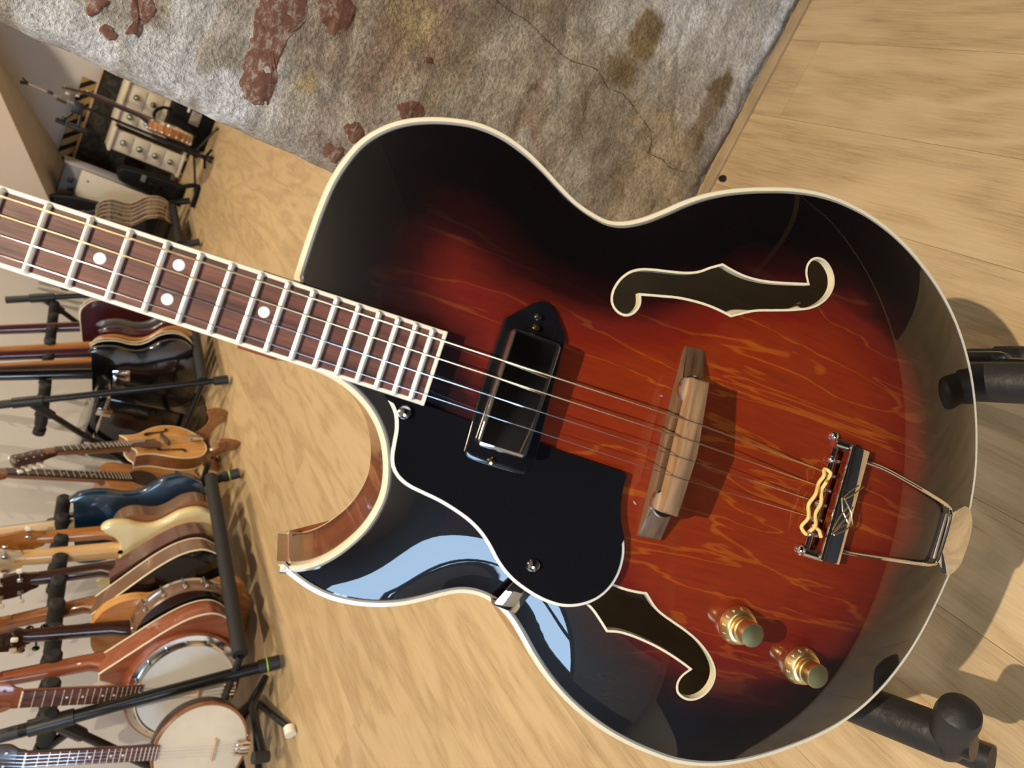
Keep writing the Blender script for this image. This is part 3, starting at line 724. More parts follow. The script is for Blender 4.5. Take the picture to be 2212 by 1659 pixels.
# the neck joint is closed straight so that the arch runs on under the fingerboard
mask = inside(GXX, GYY, outl)
phi = np.zeros(mask.shape)
for it in range(2600):
    q = 0.25 * (np.roll(phi, 1, 0) + np.roll(phi, -1, 0) + np.roll(phi, 1, 1) + np.roll(phi, -1, 1)) + 1.0
    phi = np.where(mask, phi + 1.0 * (q - phi), 0)
phi = phi / phi.max()
ARCH = 0.0165
hgrid = ARCH * (1 - (1 - phi) ** 1.6)
def harch(x, y):
    fx = (x - gx0) / HG; fy = (y - gy0) / HG
    i = int(min(max(fx, 0), gw - 2)); j = int(min(max(fy, 0), gh - 2)); a = fx - i; c = fy - j
    return float((hgrid[j, i] * (1 - a) + hgrid[j, i + 1] * a) * (1 - c) + (hgrid[j + 1, i] * (1 - a) + hgrid[j + 1, i + 1] * a) * c)
def ztop(x, y): return zb(y) + harch(x, y)

tin = inset(outl, 0.0052)                       # the lacquered top lies inside the binding
vs, es = [], []
def ring(poly):
    o = len(vs); n = len(poly)
    vs.extend(Vector(p) for p in poly)
    es.extend((o + i, o + (i + 1) % n) for i in range(n))
ring(tin)
for h in holes: ring(h)
bd = np.array([tuple(p) for p in vs])
inn = inside(GXX, GYY, tin) & ~inside(GXX, GYY, holes[0]) & ~inside(GXX, GYY, holes[1])
sel = np.zeros_like(inn); sel[::2, ::2] = inn[::2, ::2]
gp = np.stack([GXX[sel], GYY[sel]], 1)
keep = []
for k in range(0, len(gp), 2000):
    dd = ((gp[k:k + 2000, None, :] - bd[None]) ** 2).sum(2).min(1)
    keep.append(gp[k:k + 2000][dd > 0.0018 ** 2])
gp = np.concatenate(keep)
vs.extend(Vector((float(x), float(y))) for x, y in gp)
cv, ce, cf, _, _, _ = delaunay_2d_cdt(vs, es, [], 1, 1e-7)
cent = np.array([[sum(cv[i].x for i in f) / 3, sum(cv[i].y for i in f) / 3] for f in cf])
okf = inside(cent[:, 0], cent[:, 1], tin) & ~inside(cent[:, 0], cent[:, 1], holes[0]) & ~inside(cent[:, 0], cent[:, 1], holes[1])
faces = [tuple(f) for f, k in zip(cf, okf) if k]
P2 = np.array([tuple(v) for v in cv])
oa = np.array(outl)
dist = np.concatenate([np.sqrt(((P2[k:k + 2000, None, :] - oa[None]) ** 2).sum(2).min(1)) for k in range(0, len(P2), 2000)])
def sstep(v): v = np.clip(v, 0, 1); return v * v * (3 - 2 * v)
rad = np.hypot((P2[:, 0] - 0.0) / 1.0, (P2[:, 1] + 0.045) / 1.25)
side = np.clip(P2[:, 0] / 0.2, -0.4, 1.0)
bur = sstep((dist - 0.012 - 0.012 * np.clip(side, 0, 1)) / 0.088) * (1.0 - 0.42 * sstep((rad - 0.06) / 0.14)) * 1.02
me = bpy.data.meshes.new('body_top')
me.from_pydata([(x, y, ztop(x, y)) for x, y in P2], [], faces)
at = me.attributes.new('burst', 'FLOAT', 'POINT'); at.data.foreach_set('value', bur.astype(np.float32))
bm = bmesh.new(); bm.from_mesh(me)
bmesh.ops.delete(bm, geom=[v for v in bm.verts if not v.link_faces], context='VERTS')
for f in bm.faces:
    if f.normal.z < 0: f.normal_flip()
bm.to_mesh(me); bm.free()
me.materials.append(MT['burst']); me.shade_smooth()
o = bpy.data.objects.new('body_top', me); COL.objects.link(o); o.parent = guitar; o.location = -GB

def strip(name, outer, zo, inner, zi, m, parent=guitar, low=None, label=None):
    """a band running round an outline: top between two outlines, walls down by 'low'"""
    n = len(outer); b = GMB()
    rings = [[(x, y, zo(x, y)) for x, y in outer], [(x, y, zi(x, y)) for x, y in inner]]
    if low is not None:
        rings = [[(x, y, zo(x, y) - low[0]) for x, y in outer]] + rings + [[(x, y, zi(x, y) - low[1]) for x, y in inner]]
    v = [p for r in rings for p in r]; f = []
    for i in range(len(rings) - 1):
        for k in range(n):
            k2 = (k + 1) % n
            f.append((i * n + k, i * n + k2, (i + 1) * n + k2, (i + 1) * n + k))
    return b.add(v, f).build(name, m, parent, label=label)
e1 = inset(outl, 0.0007); e2 = inset(outl, 0.0031); e3 = inset(outl, 0.0044)
zr = lambda x, y: zb(y) + 0.0006
b = GMB(); n = len(outl)
rings = [[(x, y, zb(y) - 0.0065) for x, y in outl], [(x, y, zb(y) - 0.0008) for x, y in outl], [(x, y, zb(y) + 0.0006) for x, y in e1], [(x, y, zb(y) + 0.0009) for x, y in e2]]
b.add([p for r in rings for p in r], [(i * n + k, i * n + (k + 1) % n, (i + 1) * n + (k + 1) % n, (i + 1) * n + k) for i in range(3) for k in range(n)])
b.build('binding', 'cream', guitar, label='cream body binding')
MT['purfling'] = mat('grey_purfling', (0.30, 0.29, 0.27), 0.35, coat=0.6, var=0.05, scale=60)
strip('purfling', e2, lambda x, y: zb(y) + 0.0009, e3, lambda x, y: zb(y) + 0.0006, 'purfling')
strip('purfling_line', e3, lambda x, y: zb(y) + 0.0006, tin, lambda x, y: ztop(x, y), 'gloss')
for h in holes:
    hin = inset(h, 0.0015)
    n = len(h)
    rings = [[(x, y, ztop(x, y) + 0.0003) for x, y in h], [(x, y, ztop(x, y) + 0.0004) for x, y in hin], [(x, y, ztop(x, y) - 0.0052) for x, y in hin], [(x, y, ztop(x, y) - 0.0052) for x, y in h]]
    GMB().add([p for r in rings for p in r], [(i * n + k, i * n + (k + 1) % n, (i + 1) * n + (k + 1) % n, (i + 1) * n + k) for i in range(3) for k in range(n)]).build('sound_hole_binding', 'cream', guitar, label='cream edging of the f-shaped sound hole')
DEP = 0.074
back = [(x, y + 0.007) for x, y in outl]
b = GMB(); rings = [[(x, y, zb(y) - 0.0062) for x, y in outl], [(x, y, zb(y - 0.007) - DEP + 0.005) for x, y in back]]
b.add([p for r in rings for p in r], [(k, (k + 1) % len(outl), len(outl) + (k + 1) % len(outl), len(outl) + k) for k in range(len(outl))])
b.build('body_side', 'mahog', guitar)
n = len(outl)
rings = [[(x, y, zb(y - 0.007) - DEP + 0.005) for x, y in back], [(x, y, zb(y - 0.007) - DEP) for x, y in back], [(x, y, zb(y - 0.007) - DEP - 0.001) for x, y in inset(back, 0.003)]]
GMB().add([p for r in rings for p in r], [(i * n + k, i * n + (k + 1) % n, (i + 1) * n + (k + 1) % n, (i + 1) * n + k) for i in range(2) for k in range(n)]).build('back_binding', 'cream', guitar)
bk = inset(back, 0.003)
b = GMB()
kk = [1.0, 0.8, 0.55, 0.3, 0.1]
bc = (0.0, -0.02)
rings = [[(bc[0] + (x - bc[0]) * s, bc[1] + (y - bc[1]) * s, zb(y - 0.007) - DEP - 0.001 - 0.010 * (1 - s * s)) for x, y in bk] for s in kk]
b.add([p for r in rings for p in r], [(i * n + k, i * n + (k + 1) % n, (i + 1) * n + (k + 1) % n, (i + 1) * n + k) for i in range(len(kk) - 1) for k in range(n)] + [tuple((len(kk) - 1) * n + k for k in range(n))])
b.build('back', 'mahog', guitar)
# raw wood inside: seen through the sound holes
li = inset(back, 0.006); l0 = inset(outl, 0.006)
rings = [[(x, y, zb(y) - 0.006) for x, y in l0], [(x, y, zb(y) - DEP + 0.004) for x, y in li]]
GMB().add([p for r in rings for p in r], [(k, (k + 1) % n, n + (k + 1) % n, n + k) for k in range(n)] + [tuple(n + k for k in range(n))]).build('inner_lining', 'lining', guitar)
GMB().box((0.085, -0.004, zb(0) - 0.045), (0.03, 0.004, 0.045)).box((0, 0.03, zb(0) - 0.012), (0.012, 0.20, 0.014)).build('inner_brace', 'lining', guitar)

# fingerboard, neck, frets
SL = 0.584
def fhw(s): return 0.0191 * (1 - 0.56 * (s - 0.30))
def fhb(s): return fhw(s) + 0.0014
Y0, Y1 = 0.1555, SL
def taper(y0, y1, d=0.0, k=24):
    ys = [y0 + (y1 - y0) * i / k for i in range(k + 1)]
    return [(fhb(y) - d, y) for y in ys] + [(-(fhb(y) - d), y) for y in reversed(ys)]
GMB().prism(taper(Y0 + 0.0022, Y1, 0.0024), -0.0070, -0.0012).build('fingerboard', 'rosewood', guitar)
b = GMB()
for sgn in (1, -1):
    b.prism([(sgn * (fhb(Y0) - 0.0024), Y0), (sgn * fhb(Y0), Y0), (sgn * fhb(Y1), Y1), (sgn * (fhb(Y1) - 0.0024), Y1)], -0.0072, -0.0010, 0.0005)
b.prism([(-fhb(Y0), Y0), (fhb(Y0), Y0), (fhb(Y0), Y0 + 0.0023), (-fhb(Y0), Y0 + 0.0023)], -0.0072, -0.0009, 0.0004)
b.build('fingerboard_binding', 'ivory', guitar)
for k in range(1, 23):
    s = SL * 2 ** (-k / 12); hw = fhw(s) + 0.0004
    GMB().tube([(-hw, s, -0.0009), (-hw + 0.001, s, -0.0004), (hw - 0.001, s, -0.0004), (hw, s, -0.0009)], [0.0008, 0.00165, 0.00165, 0.0008], 8).build('fret', 'fret', guitar)
def mid(k): return 0.5 * SL * (2 ** (-k / 12) + 2 ** (-(k - 1) / 12))
for k, xx in ((3, 0), (5, 0), (7, 0), (10, 0.0002), (12, 0.0098), (12, -0.0092), (15, 0.0002), (17, 0)):
    if k == 17: continue
    GMB().lathe([(0.0031, -0.0016), (0.0031, -0.0008), (0.0027, -0.0005)], (xx, mid(k), -0.0003), n=20).build('fret_marker', 'pearl', guitar)
b = GMB()
ys = [Y0 + 0.004 + (Y1 + 0.01 - Y0 - 0.004) * i / 20 for i in range(21)]
prof = []
nn_ = 12
for y in ys:
    d = 0.022 if y > 0.27 else 0.022 + (0.27 - y) * 0.10
    prof.append([((fhb(y) - 0.001) * math.cos(PI * k / nn_), y, -0.0068 - (d - 0.007) * math.sin(PI * k / nn_) ** 0.7) for k in range(nn_ + 1)])
m_ = nn_ + 1
b.add([p for r in prof for p in r], [(i * m_ + k, i * m_ + k + 1, (i + 1) * m_ + k + 1, (i + 1) * m_ + k) for i in range(20) for k in range(nn_)] + [tuple(range(m_)), tuple(20 * m_ + k for k in range(m_))])
b.build('neck', 'neckwood', guitar)
GMB().box((0, 0.252, -0.055), (0.046, 0.022, 0.072)).build('neck_heel', 'mahog', guitar)
GMB().rbox((0, SL + 0.002, 0.0005), (0.034, 0.004, 0.006), 0.001).build('nut', 'ivory', guitar)
hd = spline([(-0.018, SL + 0.004), (0.018, SL + 0.004), (0.026, SL + 0.03), (0.030, SL + 0.09), (0.033, SL + 0.135), (0.012, SL + 0.150), (0, SL + 0.143), (-0.012, SL + 0.150), (-0.033, SL + 0.135), (-0.030, SL + 0.09), (-0.026, SL + 0.03)], 0.004)
GMB().prism(hd, lambda x, y: -0.016 - 0.22 * (y - SL), lambda x, y: -0.002 - 0.22 * (y - SL), 0.001).build('headstock', 'gloss', guitar)
for sx in (-1, 1):
    for yy in (0.04, 0.10):
        t = GMB(); zz = -0.002 - 0.22 * yy
        t.cyl((sx * 0.018, SL + yy, zz), (sx * 0.018, SL + yy, zz + 0.016), 0.003).cyl((sx * 0.018, SL + yy, zz - 0.018), (sx * 0.04, SL + yy, zz - 0.018), 0.002)
        t.rbox((sx * 0.047, SL + yy, zz - 0.018), (0.012, 0.016, 0.006), 0.002)
        t.build('tuner', 'nickel', guitar)
# strings: two wound, two plain
ends = [(0.0169, 0.0174, 0.0122), (0.0063, 0.0064, 0.0041), (-0.0044, -0.0052, -0.0041), (-0.0156, -0.0172, -0.0122)]
for k, (xt, xb_, xn) in enumerate(ends):
    r = (0.00052, 0.00044, 0.00028, 0.00024)[k]
    GMB().tube([(xt, -0.1215, zb(-0.1215, 0.019)), (xb_, -0.006, 0.0052), (xn, SL, 0.0035), (xn * 1.4, SL + 0.05, -0.006)], r, 8).build('string', 'bronze' if k < 2 else 'steel', guitar, label='bronze-wound string' if k < 2 else 'plain steel string')

# pickguard
PGp = [(-22.6,178.2),(-21.5,156.5),(-22.5,128.8),(-23.0,84.3),(-24.4,22.8),(-25.6,20.6),(-35.1,20.2),(-46.3,17.9),(-56.2,14.0),(-63.8,9.4),(-72.9,6.0),(-85.2,5.2),(-95.6,8.0),(-104.6,14.4),(-111.0,23.9),(-114.2,35.0),(-113.9,47.2),(-110.6,61.0),(-105.0,74.4),(-98.0,84.3),(-89.8,92.8),(-84.1,100.0),(-79.5,108.4),(-75.8,118.7),(-72.9,129.6),(-71.1,140.4),(-69.2,149.9),(-65.9,156.8),(-61.0,161.6),(-54.8,164.0),(-47.2,165.2),(-39.0,166.5),(-32.2,169.2),(-27.6,172.8)]
PGp = [(x / 1000, y / 1000) for x, y in PGp]
pg = spline(PGp, 0.003, True, corners=(0, 1, 2, 3, 4, 5))
zp = lambda x, y: -0.0185 + 0.055 * y
pgi0 = inset(pg, 0.0020); pgo = inset(pg, -0.0002)
pgi = [o if (q[1] > 0.082 and q[0] > -0.0275) or (q[0] > -0.070 and q[1] < 0.083 and q[1] > 0.06 * (q[0] + 0.066)) and q[0] > -0.095 and q[1] < 0.083 and not (q[0] < -0.066) else i_ for q, i_, o in zip(pg, pgi0, pgo)]
GMB().prism(pgi, lambda x, y: zp(x, y) - 0.002, lambda x, y: zp(x, y)).build('pickguard', 'pickguard', guitar)
cut = [p for p in range(len(pg))]
GMB().prism(pg, lambda x, y: zp(x, y) - 0.0023, lambda x, y: zp(x, y) - 0.0006, 0.0002).build('pickguard_edge', 'ivory', guitar, label='white bevelled pickguard edge')
for x, y in ((-0.0289, 0.1642), (-0.0940, 0.0619)):
    GMB().lathe([(0.0042, 0), (0.0042, 0.0008), (0.0036, 0.0022), (0.002, 0.0031), (0.0, 0.0034)], (x, y, zp(x, y)), n=20).build('screw', 'chrome', guitar)
bk4 = [(-0.1075, 0.0690), (-0.1135, 0.0555), (-0.1274, 0.0604), (-0.1252, 0.0765)]
b = GMB()
b.prism(bk4, lambda x, y: zb(y, 0.0125) + 0.20 * (x + 0.1075), lambda x, y: zb(y, 0.0140) + 0.20 * (x + 0.1075), 0.0006)
b.prism([bk4[2], bk4[3], (bk4[3][0] + 0.0015, bk4[3][1] + 0.0005), (bk4[2][0] + 0.0015, bk4[2][1] + 0.0005)], lambda x, y: zb(y, -0.035), lambda x, y: zb(y, 0.0098))
b.prism([(bk4[0][0] + 0.012, bk4[0][1] - 0.002), (bk4[1][0] + 0.012, bk4[1][1] - 0.002), bk4[1], bk4[0]], lambda x, y: zb(y, 0.0118), lambda x, y: zb(y, 0.0132))
b.build('pickguard_bracket', 'chrome', guitar)

# pickup: pointed black ring, chrome cover, three screws
RG = [(41.2,125.6),(51.2,116.0),(57.6,109.3),(59.4,105.4),(57.2,98.8),(50.6,92.0),(44.6,86.8),(41.0,84.9),(0,82.6),(-38.1,80.8),(-43.0,83.2),(-44.2,90.5),(-43.0,121.0),(-40.2,124.6),(0,126.0)]
RG = [(x / 1000, y / 1000) for x, y in RG]
ring_ = spline(RG, 0.0025, True, corners=(0, 7, 11, 13))
zq = lambda y: zb(y)
GMB().prism(ring_, lambda x, y: zq(y) + 0.004, lambda x, y: zq(y) + 0.0185, 0.0016).build('pickup_ring', 'pickguard', guitar)
def rrect(x0, x1, y0, y1, r, k=5):
    out = []
    for cx_, cy_, a0 in ((x1 - r, y1 - r, 0), (x0 + r, y1 - r, 90), (x0 + r, y0 + r, 180), (x1 - r, y0 + r, 270)):
        for i in range(k + 1):
            a = math.radians(a0 + 90 * i / k); out.append((cx_ + r * math.cos(a), cy_ + r * math.sin(a)))
    return out
cov = rrect(-0.0340, 0.0368, 0.0896, 0.1210, 0.0034)
GMB().prism(cov, lambda x, y: zq(y) + 0.012, lambda x, y: zq(y) + 0.0315, 0.0022).build('pickup_cover', 'chrome', guitar, label='chrome pickup cover')
for x, y, m_2, rr in ((0.0420, 0.1056, 'brass', 0.0024), (0.0487, 0.1065, 'chrome', 0.0023), (-0.0412, 0.1070, 'brass', 0.0025)):
    GMB().lathe([(rr, 0), (rr, 0.001), (rr * 0.75, 0.0022), (0, 0.0027)], (x, y, zq(y) + 0.0184), n=16).build('screw', m_2, guitar)

# bridge
def bz(x, y): return ztop(x, y)
bb = [(0.0655, 0.0070), (0.0672, -0.0088), (0.030, -0.0112), (-0.030, -0.0152), (-0.0590, -0.0170), (-0.0606, -0.0005), (-0.030, 0.0016), (0.030, 0.0052)]
b = GMB()
dense = []
for i in range(len(bb)):
    a, c = Vector(bb[i]), Vector(bb[(i + 1) % len(bb)])
    for k in range(6): dense.append(tuple(a.lerp(c, k / 6)))
b.prism(dense, lambda x, y: bz(x, y) - 0.0005, lambda x, y: -0.0145 + 0.05 * y - 0.010 * max(0, abs(x) - 0.040) / 0.027, 0.0012)
b.build('bridge_base', 'bridgewood', guitar)
sd = [(0.0440, 0.0042), (0.0445, -0.0070), (0.0, -0.0102), (-0.0400, -0.0122), (-0.0402, -0.0015), (0.0, 0.0012)]
GMB().prism(sd, -0.0092, lambda x, y: 0.0050 - 3.2 * x * x, 0.0014).build('bridge_saddle', 'saddlewood', guitar)
for x, y in ((0.0375, -0.0012), (-0.0350, -0.0062)):
    b = GMB(); b.lathe([(0.0084, -0.0022), (0.0092, -0.0012), (0.0092, 0.0012), (0.0084, 0.0022)], (x, y, -0.0112), n=24)
    b.cyl((x, y, -0.016), (x, y, -0.004), 0.002)
    b.build('thumbwheel', 'chrome', guitar)

# tailpiece
TB = [(0.0405, -0.1358), (0.0400, -0.1512), (-0.0412, -0.1533), (-0.0413, -0.1368)]
b = GMB()
b.prism(TB, lambda x, y: zb(y, 0.0222), lambda x, y: zb(y, 0.0242), 0.0006)
b.prism([TB[1], (TB[1][0], TB[1][1] + 0.0018), (TB[2][0], TB[2][1] + 0.0018), TB[2]], lambda x, y: zb(y, 0.0135), lambda x, y: zb(y, 0.0235))
tp = b.build('tailpiece', 'chrome', guitar)
b = GMB()
b.prism([(0.0395, -0.1262), (0.0395, -0.1368), (-0.0403, -0.1378), (-0.0403, -0.1272)], lambda x, y: zb(y, 0.0150), lambda x, y: zb(y, 0.0166), 0.0004)
b.build('anchor_plate', 'chrome', tp).location = (0, 0, 0)
for i in range(6):
    x = 0.0265 - i * 0.0106
    q = GMB().ball((x, -0.1258, zb(-0.1258, 0.0185)), 0.0027).cyl((x, -0.1258, zb(-0.1258, 0.0185)), (x, -0.1335, zb(-0.1335, 0.0180)), 0.0013).build('string_anchor', 'chrome', tp)
for x in (0.0388, -0.0398):
    GMB().cyl((x, -0.1262, zb(-0.13, 0.0175)), (x, -0.1405, zb(-0.14, 0.0195)), 0.0033).ball((x + (0.004 if x > 0 else 0.001), -0.1236, zb(-0.124, 0.0165)), 0.0036).build('end_lug', 'chrome', tp)
rod = [(0.0330, -0.1500, zb(-0.150, 0.0180)), (0.0330, -0.1660, zb(-0.166, 0.0158)), (0.0325, -0.1740, zb(-0.174, 0.0150)), (0.0279, -0.2103, zb(-0.2103, 0.0125)), (0.0233, -0.2402, zb(-0.2402, 0.0105)), (0.0215, -0.2455, zb(-0.2455, 0.010)), (0.0180, -0.2480, zb(-0.248, 0.0098)), (-0.0175, -0.2480, zb(-0.248, 0.0098)), (-0.0207, -0.2465, zb(-0.2465, 0.010)), (-0.0222, -0.2420, zb(-0.242, 0.0104)), (-0.0250, -0.2202, zb(-0.2202, 0.012)), (-0.0316, -0.1619, zb(-0.1619, 0.0165)), (-0.0322, -0.1520, zb(-0.152, 0.0182))]
rod = [(x, y, max(z, ztop(x, y) + 0.0036)) for x, y, z in rod]
rs = spline(rod, 0.004, False)
GMB().tube(rs, [0.0014] * len(rs), 10).build('trapeze_rod', 'chrome', tp)
GMB().cyl((0.0175, -0.2480, zb(-0.248, 0.0108)), (-0.0172, -0.2480, zb(-0.248, 0.0108)), 0.0025).build('hinge_barrel', 'chrome', tp)
HN = [(16.0,-250.5),(22.7,-258.6),(26.8,-263.5),(28.2,-269.0),(25.6,-274.4),(20.0,-278.2),(9.5,-280.6),(-1.8,-280.8),(-12.8,-279.6),(-20.6,-276.6),(-25.4,-271.9),(-26.2,-266.6),(-22.6,-260.8),(-14.9,-250.6)]
hs_ = spline([(x / 1000, y / 1000) for x, y in HN], 0.002)
GMB().prism(hs_, lambda x, y: zb(y, 0.0030), lambda x, y: zb(y, 0.0066 + 0.004 * max(0, (y + 0.262) / 0.012)), 0.0007).build('hinge_plate', 'chrome', tp)
GMB().rbox((0.001, -0.2835, zb(-0.28, -0.018)), (0.036, 0.002, 0.040), 0.0008).build('tail_hanger', 'chrome', tp)
for a_, c_ in (((0.0155, -0.1525), (0.003, -0.1405)), ((0.003, -0.1405), (-0.012, -0.1530)), ((0.0, -0.1490), (-0.0195, -0.1400)), ((-0.012, -0.153), (-0.0225, -0.1405))):
    GMB().tube([(a_[0], a_[1], zb(a_[1], 0.0258)), ((a_[0] + c_[0]) / 2, (a_[1] + c_[1]) / 2, zb(a_[1], 0.0278)), (c_[0], c_[1], zb(c_[1], 0.0256))], 0.0005, 6).build('string_end', 'bronze', tp)
for ch in tp.children: ch.location = (0, 0, 0)

# control knobs with numbered skirts
for n_, (kx, ky) in enumerate(((-0.0994, -0.0922), (-0.1160, -0.1530))):
    z0 = ztop(kx, ky)
    kb = GMB().lathe([(0.0126, 0.0005), (0.0133, 0.0014), (0.0131, 0.0024), (0.0110, 0.0082), (0.0102, 0.0090), (0.0087, 0.0093), (0.0084, 0.0125), (0.0074, 0.0132)], (kx, ky, z0), n=36).build('control_knob', 'gold', guitar)
    cp = GMB().lathe([(0.0070, 0.0128), (0.0079, 0.0134), (0.0080, 0.0204), (0.0075, 0.0212), (0.0, 0.0219)], (kx, ky, z0), n=36).build('knob_cap', 'goldlight', kb); cp.location = (0, 0, 0)
    for d in range(11):
        a = math.radians(150 - 27 * d + 20 * n_)
        fc = bpy.data.curves.new('knob_number', 'FONT'); fc.body = str(d); fc.size = 0.0036; fc.align_x = 'CENTER'; fc.align_y = 'CENTER'; fc.resolution_u = 2
        fo = bpy.data.objects.new('knob_number', fc); COL.objects.link(fo)
        dg = bpy.context.evaluated_depsgraph_get()
        nm_ = bpy.data.meshes.new_from_object(fo.evaluated_get(dg)); nm_.name = 'knob_number'
        bpy.data.objects.remove(fo)
        nm_.materials.clear(); nm_.materials.append(MT['digits'])
        fo = bpy.data.objects.new('knob_number', nm_); COL.objects.link(fo); fo.parent = kb
        rad_ = Vector((math.cos(a), math.sin(a), 0)); nrm = (rad_ * 0.92 + Vector((0, 0, 0.39))).normalized()
        upv = (Vector((0, 0, 1)) - nrm * nrm.z).normalized(); xa = upv.cross(nrm)
        fo.matrix_local = frame(Vector((kx, ky, z0)) + rad_ * 0.0120 + nrm * 0.0002 + Vector((0, 0, 0.0053)), xa, upv, nrm)
# yellow cord woven between the strings
ba = [(0.012, -0.1252), (0.0172, -0.1240), (0.0185, -0.1205), (0.0140, -0.1195), (0.0085, -0.1195), (0.000, -0.1172), (-0.0080, -0.1165), (-0.0165, -0.1170), (-0.0240, -0.1160), (-0.0275, -0.1190), (-0.0255, -0.1232), (-0.0200, -0.1245), (-0.0130, -0.1240), (-0.004, -0.1235), (0.004, -0.1232), (0.0095, -0.1225)]
pts = []
for i, (x, y) in enumerate(ba): pts.append(Vector((x, y, zb(y, 0.0225 + (0.002 if i % 2 else -0.001)))))
sp = spline(pts, 0.002, True)
wp = frame(GO, GX, GY, GZ)
root = Vector((0, -0.1205, zb(-0.12, 0.022)))
cord = MB().tube([p - Vector(root) for p in map(Vector, sp)], 0.00125, 8, closed=True)
cord.tube([Vector((-0.0205, -0.1235, zb(-0.12, 0.023))) - root, Vector((-0.0225, -0.129, zb(-0.12, 0.023))) - root, Vector((-0.0265, -0.1325, zb(-0.12, 0.022))) - root], 0.0013, 8)
co = cord.build('yellow_cord', 'yellowcord')
co.matrix_world = frame(wp @ root, GX, GY, GZ)
tag(co, 'yellow cord loop woven between the strings beside the chrome tailpiece', 'cord')

# ------------------------------------------------------------------ stand that carries the tenor guitar
A1, A2 = Vector((-0.204, 0.137, 0.285)), Vector((0.085, 0.195, 0.285))
fd = Vector((0.40, -0.915, 0.0)).normalized(); sdv = Vector((0.915, 0.40, 0.0)).normalized()
stand = empty('guitar_stand', tuple(((A1 + A2) / 2 - fd * 0.20).xy) + (0.0,), 'black tubular guitar stand with rubber-sleeved arms under the sunburst tenor guitar', 'stand')
SB = stand.location.copy()
class SMB(MB):
    def build(s, name, m, parent, **k):
        s.v = [tuple(Vector(p) - SB) for p in s.v]
        return MB.build(s, name, m, parent, **k)
for A, ln, fe in ((A1, 0.27, Vector((-0.284, 0.170, 0.014))), (A2, 0.27, Vector((0.126, 0.330, 0.014)))):
    back_ = A - fd * ln
    arm = SMB().tube([A + fd * 0.012, back_], 0.0105, 12).build('arm', 'blackmetal', stand)
    def sub(mb, name, m):
        return SMB.build(mb, name, m, arm)
    sub(SMB().lathe([(0.0135, 0), (0.0170, 0.002), (0.0172, 0.060), (0.0165, 0.112), (0.0150, 0.115)], A - fd * 0.004, -fd, n=20), 'rubber_sleeve', 'rubber')
    pg_ = SMB().lathe([(0.0115, -0.014), (0.0140, -0.010), (0.0150, 0.0), (0.0156, 0.020), (0.0160, 0.034), (0.0148, 0.041), (0.0088, 0.0450), (0.0, 0.0460)], A - fd * 0.006, Vector((0.75, -0.05, 0.66)) if A is A1 else Vector((-0.3, -0.25, 0.8)), n=26)
    sub(pg_, 'end_peg', 'rubber')
    f0 = fe; f1 = fe - fd * 0.36
    lg = SMB().tube([f0, f1], 0.0125, 12).build('foot_tube', 'blackmetal', stand)
    SMB.build(SMB().tube([f0 + fd * 0.012, f0 - fd * 0.05], 0.0150, 14), 'rubber_foot', 'rubber', lg)
    SMB().tube([f1 + fd * 0.09, back_ + Vector((0, 0, 0.0)), back_ - fd * 0.03 + Vector((0, 0, 0.06))], 0.0115, 12).build('upright', 'blackmetal', stand)
SMB().tube([A1 - fd * 0.27, A2 - fd * 0.27], 0.0115, 12).build('crossbar', 'blackmetal', stand)
SMB().rbox(A2 - fd * 0.10 + sdv * 0.022 - Vector((0, 0, 0.05)), (0.03, 0.06, 0.04), 0.008, Matrix.Rotation(math.atan2(fd.x, -fd.y), 3, 'Z')).tube([A2 - fd * 0.26 + sdv * 0.02, A2 - fd * 0.02 + sdv * 0.022 - Vector((0, 0, 0.05))], 0.010, 10).build('folding_strut', 'blackmetal', stand)
mdp = (A1 + A2) / 2 - fd * 0.27
SMB().tube([mdp, GO + GY * -0.10 - GZ * 0.165, GO + GY * 0.16 - GZ * 0.142], 0.0115, 12).build('post', 'blackmetal', stand)

# ------------------------------------------------------------------ instruments: builders
HALF = {
 'lp': [(0,0),(.16,.008),(.28,.05),(.35,.13),(.375,.23),(.355,.35),(.29,.46),(.255,.545),(.262,.64),(.295,.74),(.302,.83),(.27,.92),(.20,.985),(.10,1.0),(.06,1.0)],
 'sg': [(0,0),(.16,.008),(.28,.05),(.35,.13),(.375,.23),(.355,.35),(.29,.46),(.26,.545),(.265,.64),(.298,.74),(.310,.84),(.295,.94),(.255,1.0),(.225,.965),(.195,.88),(.14,.80),(.07,.77),(.05,.765)],
 'tele': [(0,0),(.17,.006),(.29,.045),(.355,.13),(.375,.23),(.35,.35),(.285,.46),(.255,.545),(.262,.64),(.295,.73),(.305,.80),(.295,.88),(.25,.925),(.215,.90),(.17,.83),(.11,.785),(.07,.78)],
 'ac': [(0,0),(.17,.008),(.30,.06),(.38,.16),(.40,.24),(.375,.36),(.30,.48),(.262,.57),(.262,.66),(.285,.76),(.285,.85),(.24,.94),(.15,.99),(.06,1.0)],
 'tear': [(0,0),(.17,.010),(.31,.07),(.385,.165),(.40,.25),(.385,.36),(.335,.49),(.265,.62),(.185,.75),(.105,.88),(.05,.97),(.03,1.0)],
 'violin': [(0,0),(.14,.006),(.24,.05),(.288,.13),(.285,.22),(.255,.30),(.265,.345),(.235,.350),(.175,.40),(.155,.48),(.165,.55),(.205,.60),(.235,.615),(.222,.65),(.235,.74),(.228,.83),(.18,.93),(.09,.99),(.03,1.0)],
 'mando': [(0,0),(.12,.010),(.25,.07),(.335,.17),(.362,.29),(.345,.42),(.295,.53),(.255,.60),(.215,.68),(.20,.78),(.215,.87),(.17,.84),(.10,.83),(.06,.85)],
}
